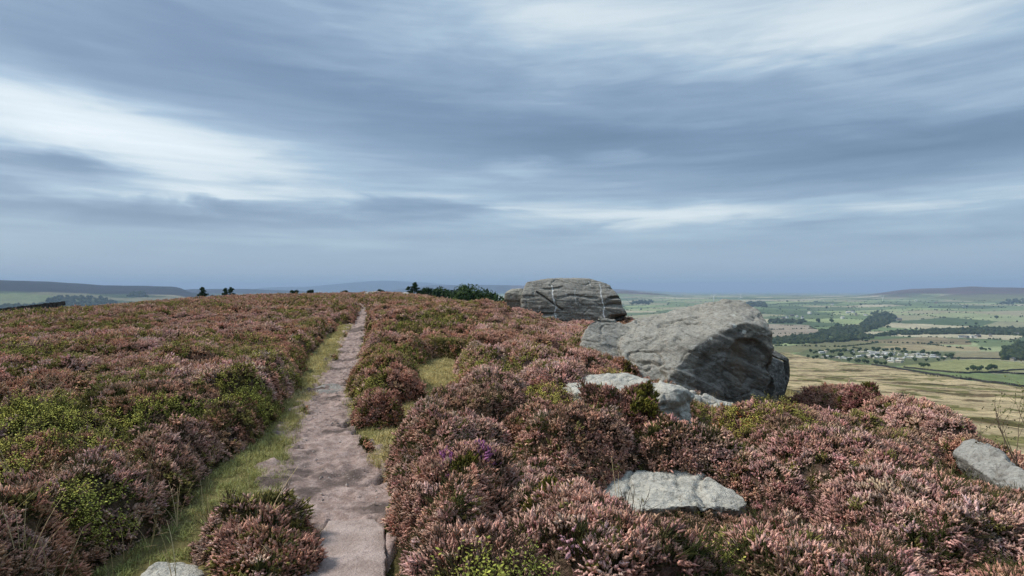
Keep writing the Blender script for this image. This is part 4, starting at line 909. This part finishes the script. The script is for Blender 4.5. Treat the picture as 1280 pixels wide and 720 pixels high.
for px, yt, Y, lab in ((253.5, 360.8, 112, 'tallest small conifer alone on the left skyline'), (281, 362.5, 114, 'small conifer on the left skyline, left one of the close pair'), (289, 362, 114, 'small conifer on the left skyline, right one of the close pair')):
    ground_tree('conifer', px, yt, Y, lambda h, w, r: pine_tree(h, w, r, .35), M_PINE, lab, .75, 'small conifers on the left skyline')
for px, yt, Y, lab in ((369, 362.3, 104, 'small round dark bush on the skyline left of the path end'), (387, 361.8, 104, 'wider dark bush on the skyline nearest the path end'), (430, 362.5, 106, 'tiny dark bush on the skyline right above the path end'), (476, 361.5, 108, 'tiny upright dark bush on the skyline by the low pale rock')):
    x = (px - CX) / F * Y; zb = H1(x, Y) - .1; h = max(.7, CZ - (yt - CY) / F * Y - zb)
    tree('bush', (x, Y, zb), broad_tree(h, max(1.4, min(h * 1.1, 1.7)), rng, 60), M_PINE, lab, 'dark bushes along the skyline')

# far trees: one low mesh of each kind, copied
def blob_tree(r, h, w):
    bm = bmesh.new()
    for k in range(5):
        a = r.uniform(0, 6.28); m = bmesh.ops.create_icosphere(bm, subdivisions=2, radius=1)['verts']; c = np.array([math.cos(a) * w * .2, math.sin(a) * w * .2, h * r.uniform(.42, .68)]); s = np.array([w * .32, w * .32, h * .3]) * r.uniform(.8, 1.1)
        for v in m: v.co = tuple(np.array(v.co[:]) * s * r.uniform(.75, 1.2) + c)
    q = bmesh.ops.create_cone(bm, segments=6, radius1=w * .07, radius2=w * .04, depth=h * .5, cap_ends=True)['verts']
    for v in q: v.co.z += h * .15
    V = [v.co[:] for v in bm.verts]; Fs = [[v.index for v in f.verts] for f in bm.faces]; bm.verts.index_update(); Fs = [[v.index for v in f.verts] for f in bm.faces]; bm.free(); return V, Fs
M_FARTREE = leaf_mat('field_tree_leaves', (.018, .036, .013), (.040, .062, .020))
prot = [mesh_obj('field_tree', *blob_tree(rng, 9, 9), [M_FARTREE], False, None, None, False).data for _ in range(4)]
def copies(name, meshes, pos, label, cat, group, smin, smax):
    for k, p in enumerate(pos):
        o = bpy.data.objects.new(name, meshes[k % len(meshes)]); COL.objects.link(o); o.location = p; s = random.uniform(smin, smax); o.scale = (s, s, s * random.uniform(.85, 1.15)); o.rotation_euler = (0, 0, random.uniform(0, 6.28))
        tag(o, label, cat, group)
def rows(segs):
    out = []
    for x0, y0, x1, y1, n, j in segs:
        for k in range(n): t = (k + random.random()) / n; out.append((x0 + (x1 - x0) * t + random.uniform(-2, 2), y0 + (y1 - y0) * t + random.uniform(-j, j)))
    return np.array(out)
park = rows([(1012, 440.5, 1068, 438.5, 14, 1.2), (1068, 438, 1130, 437.5, 13, .8), (1128, 440, 1192, 444.5, 13, 1), (1008, 446, 1052, 447, 8, 1.5), (1058, 451, 1110, 455, 8, 1), (1040, 442, 1120, 448, 9, 2.5), (1182, 444, 1192, 447, 3, .7)])
p, ok = unproj(park[:, 0], park[:, 1] + 1.5, 300); copies('field_tree', prot, p[ok], 'dark tree growing in or round the white caravan park', 'tree', 'trees of the caravan park', .55, .95)
ft = rows([(1140, 452, 1200, 450, 5, 1), (1150, 457, 1160, 458, 4, .6), (1208, 463, 1245, 461, 9, .6), (1236, 461, 1245, 461, 3, .6), (1224, 437, 1236, 437, 4, .8), (1160, 428, 1170, 428, 2, .5)])
p, ok = unproj(ft[:, 0], ft[:, 1] + 1, 300); copies('field_tree', prot, p[ok], 'dark tree in the hedges of the green fields right of the caravan park', 'tree', 'hedge trees by the green fields', .5, .85)
fu = np.stack([rng.uniform(780, 1275, 45), rng.uniform(377, 412, 45)], 1)
p, ok = unproj(fu[:, 0], fu[:, 1], 1200); copies('field_tree', prot, p[ok], 'single dark tree among the far green fields across the valley', 'tree', 'scattered trees of the far fields', .9, 2.1)
# woods and hedgerows: masses
def mass(name, P, R, label, mat, cat):
    bm = bmesh.new(); bmesh.ops.create_icosphere(bm, subdivisions=1, radius=1); U = np.array([v.co[:] for v in bm.verts]); Ff = np.array([[v.index for v in f.verts] for f in bm.faces]); bm.free()
    n = len(P); sc_ = rng.uniform(.7, 1.25, (n, 1, 3)); V = U[None] * (1 + rng.normal(0, .16, (n, len(U), 1))) * sc_ * np.asarray(R)[:, None, None] * np.array([1, 1, 1.05]) + P[:, None, :] + np.array([0, 0, .45]) * np.asarray(R)[:, None, None]
    tag(mesh_obj(name, V.reshape(-1, 3), (Ff[None] + np.arange(n)[:, None, None] * len(U)).reshape(-1, 3), [mat], False), label, cat, kind='stuff')
def poly_px(pts, n):
    pts = np.array(pts, float); lo, hi = pts.min(0), pts.max(0); q = rng.uniform(lo, hi, (n * 6, 2)); q = q[inpoly(q[:, 0], q[:, 1], pts)][:n]; return q
M_WOOD = material('wood_leaves', lambda t: t.mix(t.rng(t.noise(t.pos(), .07, 4, .7), .38, .62), (.014, .028, .011), (.060, .075, .030)), .9, .1)
for pts, n, r0, lab in (([(958, 431), (1012, 430), (1052, 428), (1092, 424), (1088, 420), (1060, 419), (1010, 420), (962, 424)], 420, 6.5, 'dark wood filling the valley floor left of the caravan park'),
                        ([(1012, 421), (1075, 419), (1092, 412), (1118, 404), (1122, 397), (1108, 391), (1090, 393), (1082, 402), (1074, 408), (1040, 411)], 520, 8, 'dark wood climbing the stream gully to the far hamlet'),
                        ([(1078, 422), (1130, 419), (1210, 418), (1282, 420), (1300, 413), (1240, 411), (1190, 412.5), (1130, 415)], 620, 7, 'long dark belt of trees along the foot of the far slope'),
                        ([(1251, 450), (1300, 452), (1310, 426), (1275, 429), (1256, 436)], 260, 6, 'dark wood at the right edge above the green fields'),
                        ([(960, 404), (1004, 405), (1008, 402), (960, 401)], 90, 8, 'thin dark tree belt above the pale stubble field'), ([(925, 384), (958, 384), (956, 378), (938, 378)], 90, 11, 'small dark plantation on the far ridge behind the huge boulder'),
                        ([(790, 377), (815, 376), (815, 380), (790, 381)], 60, 12, 'dark far plantation right of the white-streaked boulder'), ([(1248, 381), (1290, 380), (1290, 374), (1262, 375)], 80, 11, 'dark far wood under the heather hill at right')):
    q = poly_px(pts, n); p, ok = unproj(q[:, 0], q[:, 1], 300); mass('woods', p[ok], rng.uniform(.6, 1.15, ok.sum()) * r0, lab, M_WOOD, 'woods')
n = 130000; a = np.radians(rng.uniform(6, 44, n)); r = np.exp(rng.uniform(math.log(650), math.log(6500), n)); x, y = r * np.sin(a), r * np.cos(a); z = H(x, y)
f1, f2, fi = field_id(x, y); px, py = proj(x, y, z); k = (f2 - f1 < .018) & (rng.uniform(size=n) < .95) & (z < -35) & (py < 436) & ((fi * 7) % 1 > .12); mass('hedgerow', np.stack([x, y, z], 1)[k], rng.uniform(1.0, 2.9, k.sum()) * np.interp(r[k], [600, 5000], [.8, 1.7]), 'dark hedgerows dividing the far green fields', M_WOOD, 'hedgerows')
# left valley woods
q = np.vstack([poly_px([(45, 384), (110, 384), (150, 379), (125, 372), (70, 371)], 260), poly_px([(0, 388), (40, 386), (45, 382), (0, 383)], 90), poly_px([(160, 371), (185, 372), (180, 366), (165, 366)], 80)])
p, ok = unproj(q[:, 0], q[:, 1], 900); mass('woods', p[ok], rng.uniform(6, 12, ok.sum()), 'blue hazy woods on the far hillside at the left', M_WOOD, 'woods')

# ================================================================== caravans, farms, cattle, turbines
M_WHITE = plain('white_paint', (.66, .66, .63), .5, .08); M_BUFF = plain('buff_paint', (.36, .34, .28), .6, .1); M_GLASS = plain('dark_glass', (.03, .035, .04), .2, .2); M_SLATE = plain('slate', (.12, .12, .13), .8, .25); M_STONE = plain('house_stone', (.32, .28, .22), .9, .25)
M_CREAM = plain('cream_paint', (.62, .57, .45), .6, .08)
def house_mb(L, w, h, roof, win=3):
    mb = MB(); mb.box((0, 0, h / 2 - .4), (L / 2, w / 2, h / 2 + .4), 0); e = .25
    V = [(-L / 2 - e, -w / 2 - e, h), (L / 2 + e, -w / 2 - e, h), (L / 2 + e, w / 2 + e, h), (-L / 2 - e, w / 2 + e, h), (-L / 2 - e, 0, h + roof), (L / 2 + e, 0, h + roof)]
    mb.add(V, [(0, 1, 5, 4), (2, 3, 4, 5), (1, 2, 5), (3, 0, 4), (0, 3, 2, 1)], 1)
    for k in range(win):
        for s in (-1, 1): mb.box((-L / 2 + L * (k + .5) / win, s * (w / 2 + .01), h * .6), (L / win * .28, .03, h * .18), 2)
    return mb
vans = []
for mats in ((M_WHITE, M_WHITE, M_GLASS), (M_WHITE, M_SLATE, M_GLASS), (M_CREAM, M_WHITE, M_GLASS), (M_BUFF, M_CREAM, M_GLASS), (M_CREAM, M_BUFF, M_GLASS)): vans.append(house_mb(9.5, 3.3, 2.7, .8, 4).build('caravan', mats, None, False, False).data)
q = rows([(1022, 441.5, 1036, 441, 4, .6), (1058, 440, 1120, 442, 15, .8), (1030, 447, 1070, 449, 11, 1.0), (1075, 446, 1128, 451, 14, 1.2), (1082, 443.5, 1150, 444, 16, .9), (1128, 448, 1180, 447.5, 14, 1.0), (1140, 444.5, 1172, 446, 8, .8), (1110, 453, 1130, 453, 3, .6)])
p, ok = unproj(q[:, 0], q[:, 1], 300); copies('caravan', vans, p[ok], 'static caravan in the caravan park among dark trees down in the valley', 'caravan', 'caravans of the park in the valley', .75, 1.0)
farm = [house_mb(14, 7.5, 6, 3, 4).build('farmhouse', mt, None, False, False).data for mt in ((M_WHITE, M_SLATE, M_GLASS), (M_STONE, M_SLATE, M_GLASS), (M_WHITE, M_CREAM, M_GLASS))]
q = np.array([(1202, 421.5), (1208, 422), (1214, 421), (1219, 421.5), (1223, 421), (1268, 417.5), (1273, 417.5), (1238, 420)], float); p, ok = unproj(q[:, 0], q[:, 1] + 1, 300); copies('farmhouse', farm, p[ok], 'white farm building on the valley floor at right below the tree belt', 'farmhouse', 'farm buildings below the tree belt', .8, 1.1)
q = np.array([(984, 397), (990, 395), (996, 396), (1003, 398), (979, 399), (1060, 391), (1066, 390.5), (1070, 394), (1053, 398), (1082, 394), (1124, 400.5), (1012, 392), (1205, 383), (1170, 379), (1145, 376), (1040, 381)], float); p, ok = unproj(q[:, 0], q[:, 1] + .6, 1200)
copies('farmhouse', farm, p[ok], 'tiny white farmhouse among the far fields across the valley', 'farmhouse', 'far farmhouses across the valley', .9, 1.5)
o = bpy.data.objects.new('barn', farm[1]); q, ok = unproj(1266, 451.5, 300); o.location = q[0]; COL.objects.link(o); o.rotation_euler = (0, 0, .6); o.scale = (.7, .7, .7); tag(o, 'lone grey stone barn above the green fields at far right', 'barn')
def cow():
    mb = MB(); P = [(-1.05, 0, 1.15), (-.7, 0, 1.13), (0, 0, 1.05), (.6, 0, 1.12), (.95, 0, 1.2), (1.25, 0, 1.1), (1.6, 0, .85), (1.75, 0, .7)]; mb.tube(P, [.12, .36, .42, .38, .28, .19, .17, .10], 10)
    for x, s in ((-.75, 1), (-.75, -1), (.6, 1), (.6, -1)): mb.tube([(x, .2 * s, 1.0), (x + (.06 if x > 0 else -.08), .21 * s, .52), (x, .21 * s, 0)], [.15, .075, .06], 8)
    for s in (-1, 1): mb.tube([(1.3, .12 * s, 1.12), (1.28, .32 * s, 1.14)], [.06, .02], 5)
    mb.tube([(-1.1, 0, 1.25), (-1.22, 0, .9), (-1.2, 0, .5)], [.04, .03, .05], 5); return mb
cows = [cow().build('cow', [plain(nm, c, .9, .2, 3)], None, True, False).data for nm, c in (('black_hide', (.014, .012, .011)), ('brown_hide', (.05, .026, .016)))]
q = np.array([(1142.5, 465.5), (1149, 466.3), (1157.5, 469), (1163, 470), (1167.5, 470.5), (1172, 471.2), (1177, 471), (1191, 471.2), (1196, 471.3), (1201, 472), (1207.5, 473), (1212, 474.5)]); p, ok = unproj(q[:, 0], q[:, 1], 150)
copies('cow', cows, p[ok], 'dark cow strung out with the herd grazing on the tan moor below the green field', 'cow', 'cattle grazing on the tan moor', 1.0, 1.25)
M_TURB = plain('turbine_white', (.80, .80, .80), .5, .03)
for px, yb, yt, lab in ((892, 378, 366.5, 'white wind turbine on the far ridge above the huge boulder, the left one'), (926, 378, 367.5, 'white wind turbine on the far ridge above the right end of the huge boulder'), (1103.5, 376, 369, 'white wind turbine standing before the purple hill at right')):
    q, ok = unproj(px, yb, 2500); x, y, z = q[0]; hgt = (yb - yt) / F * y
    root = empty('wind_turbine', (x, y, z - 1), math.atan2(-x, y)); tag(root, lab, 'wind turbine'); hub = hgt * .66
    mb = MB(); mb.tube([(0, 0, 0), (0, 0, hub)], [hub * .06, hub * .038], 10); mb.build('tower', [M_TURB], root, True)
    mb = MB(); mb.box((0, 0, hub), (hub * .03, hub * .07, hub * .03), 0); mb.build('nacelle', [M_TURB], root)
    a0 = random.uniform(0, 2)
    for k in range(3):
        a = a0 + k * 2.094; mb = MB(); mb.tube([(0, -hub * .08, hub), (math.sin(a) * hgt * .15, -hub * .08, hub + math.cos(a) * hgt * .15), (math.sin(a) * hgt * .42, -hub * .08, hub + math.cos(a) * hgt * .42)], [hub * .028, hub * .036, hub * .012], 6); mb.build('blade', [M_TURB], root, True)

# ================================================================== drystone walls
M_WALL = plain('wall_stone', (.085, .078, .066), .95, .45, 4); M_WALLD = plain('dark_wall_stone', (.05, .046, .04), .95, .4, 4)
def stone_wall(P, h, label, stone=.3, mat=M_WALL, courses=4):
    mb = MB(); r = random.Random(len(P) * 7 + int(h * 10)); P = [np.array(p) for p in P]
    for a, b in zip(P[:-1], P[1:]):
        L = np.hypot(*(b - a)[:2]); dirn = (b - a) / L; rz = math.atan2(dirn[1], dirn[0]); s = 0
        for c in range(courses + 1):
            s = r.uniform(-stone, 0)
            while s < L:
                w = stone * r.uniform(.7, 1.7); p = a + dirn * (s + w / 2); zg = H1(p[0], p[1]) if courses < 3 or c == 0 else H1(p[0], p[1])
                hh = h / (courses + .6); top = c == courses
                mb.box((p[0], p[1], zg + (c + .5) * hh - .05 + r.uniform(-.02, .02)), (w * .5 * (.6 if top else .98), .28 * (1 - .09 * c) * r.uniform(.85, 1.1), hh * (.62 if top else .5) * r.uniform(.85, 1.15)), 0, rz + r.uniform(-.06, .06), r.uniform(.75, .95)); s += w * (.75 if top else 1)
    tag(mb.build('drystone_wall', [mat], None, False), label, 'wall')
wp = []
for px in (-30, 10, 50, 78): x = (px - CX) / F * 68; wp.append((x, 68., 0.))
zt = [CZ - (384.5 - CY) / F * 68 - H1(x, 68) for x, _, _ in wp]; print('left wall height', zt)
stone_wall(wp, max(1.0, min(1.6, float(np.mean(zt)))), 'dark drystone wall with pale capping stones at the left edge of the moor', .45, M_WALLD, 3)
def px_wall(pts, h, label, stone, courses, mat=M_WALLD, ymin=150):
    q = np.array(pts, float); d = np.concatenate([np.linspace(q[i], q[i + 1], 7)[:-1] for i in range(len(q) - 1)] + [q[-1:]]); p, ok = unproj(d[:, 0], d[:, 1], ymin); stone_wall(list(p[ok]), h, label, stone, mat, courses)
px_wall([(1090, 456.5), (1150, 466), (1200, 474), (1280, 484), (1330, 490)], 1.7, 'dark drystone wall between the tan moor and the bright green field', 1.6, 1)
px_wall([(1130, 460.5), (1200, 467), (1240, 466.5), (1300, 469)], 1.6, 'dark drystone wall between the yellow-green field and the green field', 1.8, 1)
px_wall([(1190, 448.5), (1250, 449.5), (1300, 452)], 1.7, 'dark drystone wall along the top of the yellow-green field', 2, 1)
px_wall([(1236, 466), (1262, 464), (1300, 461)], 1.5, 'short dark drystone wall slanting up at the far right of the green fields', 2, 1)
px_wall([(972, 487), (1000, 494), (1030, 500), (1058, 504.5)], 1.3, 'dark drystone wall on the tan slope just right of the huge boulder', 1.0, 2, M_WALLD, 45)

# ================================================================== spindly sapling at the right edge
def sapling():
    root = empty('sapling', (6.55, 7.15, H1(6.55, 7.15) - .1)); tag(root, 'spindly leaning sapling with bare twigs at the right edge', 'sapling'); st = MB(); lv = Tuft(); r = np.random.default_rng(5); z0 = root.location
    def grow(p, d, L, rad, dep):
        P = [p]; 
        for k in range(5): d = d + r.normal(0, .13, 3); d = d / np.linalg.norm(d); P.append(P[-1] + d * L / 5)
        st.tube(P, np.linspace(rad, rad * .45, 6), 5)
        if dep == 0:
            for k in range(7): leaf(lv, P[r.integers(2, 6)] + r.normal(0, .012, 3), r.normal(size=3), .032, .011, 0, r.uniform(), r)
            return
        for k in range(3 if dep > 1 else 4): i = r.integers(2, 6); grow(P[i], d + r.normal(0, .6, 3), L * r.uniform(.45, .7), rad * .5, dep - 1)
    for dx, dy, dz, L in ((-.35, .1, 1.0, 1.25), (-.12, -.2, 1, 1.05), (.25, .1, .95, 1.2), (-.65, 0, .8, .95), (.05, .1, 1, 1.35)): grow(np.array([r.normal() * .05, r.normal() * .05, 0]), np.array([dx, dy, dz]), L, .011, 2)
    st.build('stem', [M_TWIG], root, True); V, Fq, M, Sh = lv.done(); mesh_obj('leaves', V, Fq, [plain('sapling_leaf', (.10, .11, .035), .8, .4, 9)], True, None, root)
sapling()

# ================================================================== sky, haze, sun, camera
SUN = np.array([-.72, .12, .78]); SUN /= np.linalg.norm(SUN)
w = bpy.data.worlds.new('World'); sc.world = w; w.use_nodes = True; t = NT(w.node_tree); bg = w.node_tree.nodes['Background']
sky = t.new('ShaderNodeTexSky', sky_type='NISHITA'); sky.sun_disc = False; sky.sun_elevation = math.asin(SUN[2]); sky.sun_rotation = math.atan2(SUN[0], SUN[1]); sky.air_density = 1.0; sky.dust_density = 2.0
D = t.new('ShaderNodeTexCoord').outputs['Generated']; D = t.vmath('NORMALIZE', D); s = t.new('ShaderNodeSeparateXYZ'); t.put(s.inputs[0], D); X, Y, Z = s.outputs
azn = t.math('ARCTAN2', X, Y); el = t.math('ARCSINE', Z)
zc = t.math('ADD', t.math('MAXIMUM', Z, 0.), .10)
pl = t.new('ShaderNodeCombineXYZ'); t.put(pl.inputs[0], t.math('DIVIDE', X, zc)); t.put(pl.inputs[1], t.math('DIVIDE', Y, zc)); pl = pl.outputs[0]
ae = t.new('ShaderNodeCombineXYZ'); t.put(ae.inputs[0], t.math('MULTIPLY', azn, .9)); t.put(ae.inputs[1], t.math('MULTIPLY', el, 4.8)); t.put(ae.inputs[2], .37); ae = ae.outputs[0]
n1 = t.noise(ae, 2.2, 6, .52, .5); n2 = t.noise(ae, 6.0, 5, .55, .6); n3 = t.noise(t.scale(pl, (.55, 1, 1)), 1.1, 5, .55, .4); n5 = t.noise(t.scale(ae, (1, 3.4, 1)), 4.2, 5, .58, .3); n4 = t.noise(t.scale(ae, (1, 1.5, 1)), 11, 5, .60, .5)
wa = t.math('MULTIPLY', t.math('SUBTRACT', n1, .5), .55); we = t.math('MULTIPLY', t.math('SUBTRACT', n2, .5), .065)
AZ = t.math('ADD', azn, wa); EL = t.math('ADD', el, we)
def blob(px, py, sx, sy, amp, tilt=0.):
    a0 = math.atan((px - CX) / F); e0 = math.atan((CY - py) / F * math.cos(a0)); k = math.cos(a0)
    du = t.math('DIVIDE', t.math('SUBTRACT', AZ, a0), sx / F * k * k); de = t.math('SUBTRACT', EL, e0)
    if tilt: de = t.math('ADD', de, t.math('MULTIPLY', t.math('SUBTRACT', AZ, a0), tilt))
    dv = t.math('DIVIDE', de, sy / F * k)
    return t.math('MULTIPLY', t.math('EXPONENT', t.math('MULTIPLY', t.math('ADD', t.math('MULTIPLY', du, du), t.math('MULTIPLY', dv, dv)), -1.)), amp)
BL = [(140, 165, 250, 48, 1.05, .22), (330, 195, 150, 26, .55, .2), (1080, 25, 260, 55, .85, 0), (870, 266, 190, 13, .75, 0), (760, 25, 170, 55, .5, 0), (640, 212, 60, 9, .5, 0), (745, 199, 50, 8, .55, 0), (400, 300, 80, 14, .3, 0), (1200, 245, 120, 14, .4, 0), (680, 255, 140, 10, .35, 0), (300, 246, 120, 6, .5, 0),
      (420, 122, 340, 38, -.75, .20), (1120, 188, 260, 36, -1.15, 0), (190, 262, 340, 16, -.9, 0), (790, 176, 230, 28, -.85, 0), (40, 202, 110, 10, -.8, 0), (40, 60, 300, 46, -.75, .12), (380, 50, 300, 45, -.4, .1), (620, 262, 120, 8, -.5, 0), (900, 120, 320, 24, -.3, 0), (1150, 298, 160, 9, -.3, 0), (560, 262, 120, 9, -.45, 0), (900, 110, 300, 30, -.15, 0)]
m = t.math('ADD', t.math('MULTIPLY', t.math('SUBTRACT', n1, .5), .7), t.math('ADD', t.math('MULTIPLY', t.math('SUBTRACT', n2, .5), .55), t.math('MULTIPLY', t.math('SUBTRACT', n3, .5), .6)))
for b in BL: m = t.math('ADD', m, blob(*b))
m = t.math('ADD', m, t.math('MULTIPLY', t.math('SUBTRACT', n4, .5), .28)); m = t.math('ADD', m, t.math('MULTIPLY', t.math('MULTIPLY', t.math('SUBTRACT', n5, .5), 1.25), t.rng(el, .10, .42, 1.0, .35))); m = t.math('ADD', t.math('MULTIPLY', m, .32), .47)
hz = t.rng(el, .02, .13); m = t.math('ADD', t.math('MULTIPLY', m, hz), t.math('MULTIPLY', t.math('SUBTRACT', 1., hz), .49))
cl = t.ramp(m, SKYRAMP)
mixc = t.mix(.90, sky.outputs[0], cl)
t.put(bg.inputs['Color'], mixc); bg.inputs['Strength'].default_value = .1
L = bpy.data.lights.new('sun', 'SUN'); L.energy = SUNE; L.angle = math.radians(SUNA); L.color = (1, .95, .88); lo = bpy.data.objects.new('sun', L); COL.objects.link(lo)
from mathutils import Vector
lo.rotation_euler = Vector(tuple(SUN)).to_track_quat('Z', 'Y').to_euler()
print('ground z range', gz.min(), gz.max())
hv = MB(); zlo, zhi = float(gz.min()) - 1.2, max(float(gz.max()) + 4, 6.); hv.box((0, 0, (zlo + zhi) / 2), (36000, 36000, (zhi - zlo) / 2))
mh = bpy.data.materials.new('haze'); mh.use_nodes = True; nt = mh.node_tree; nt.nodes.remove(nt.nodes['Principled BSDF']); pv_ = nt.nodes.new('ShaderNodeVolumePrincipled')
pv_.inputs['Color'].default_value = HAZEC; pv_.inputs['Density'].default_value = HAZED; pv_.inputs['Anisotropy'].default_value = .0; nt.links.new(pv_.outputs[0], nt.nodes['Material Output'].inputs['Volume'])
tag(hv.build('haze', [mh]), kind='stuff')
cam = bpy.data.cameras.new('camera'); cam.sensor_width = 36; cam.lens = F / 1280 * 36; cam.shift_y = (CY - 360) / 1280; cam.clip_start = .05; cam.clip_end = 80000
co = bpy.data.objects.new('camera', cam); COL.objects.link(co); co.location = (0, 0, CZ); co.rotation_euler = (math.pi / 2, 0, 0); sc.camera = co
vs = sc.view_settings; vs.view_transform = 'Standard'; vs.look = 'None'; vs.gamma = 1; vs.exposure = EXPO; vs.use_curve_mapping = False
sc.cycles.max_bounces = 5; sc.cycles.diffuse_bounces = 3; sc.cycles.volume_bounces = 0; sc.cycles.transparent_max_bounces = 8; sc.cycles.use_denoising = True; sc.cycles.use_adaptive_sampling = True; sc.cycles.adaptive_threshold = .02
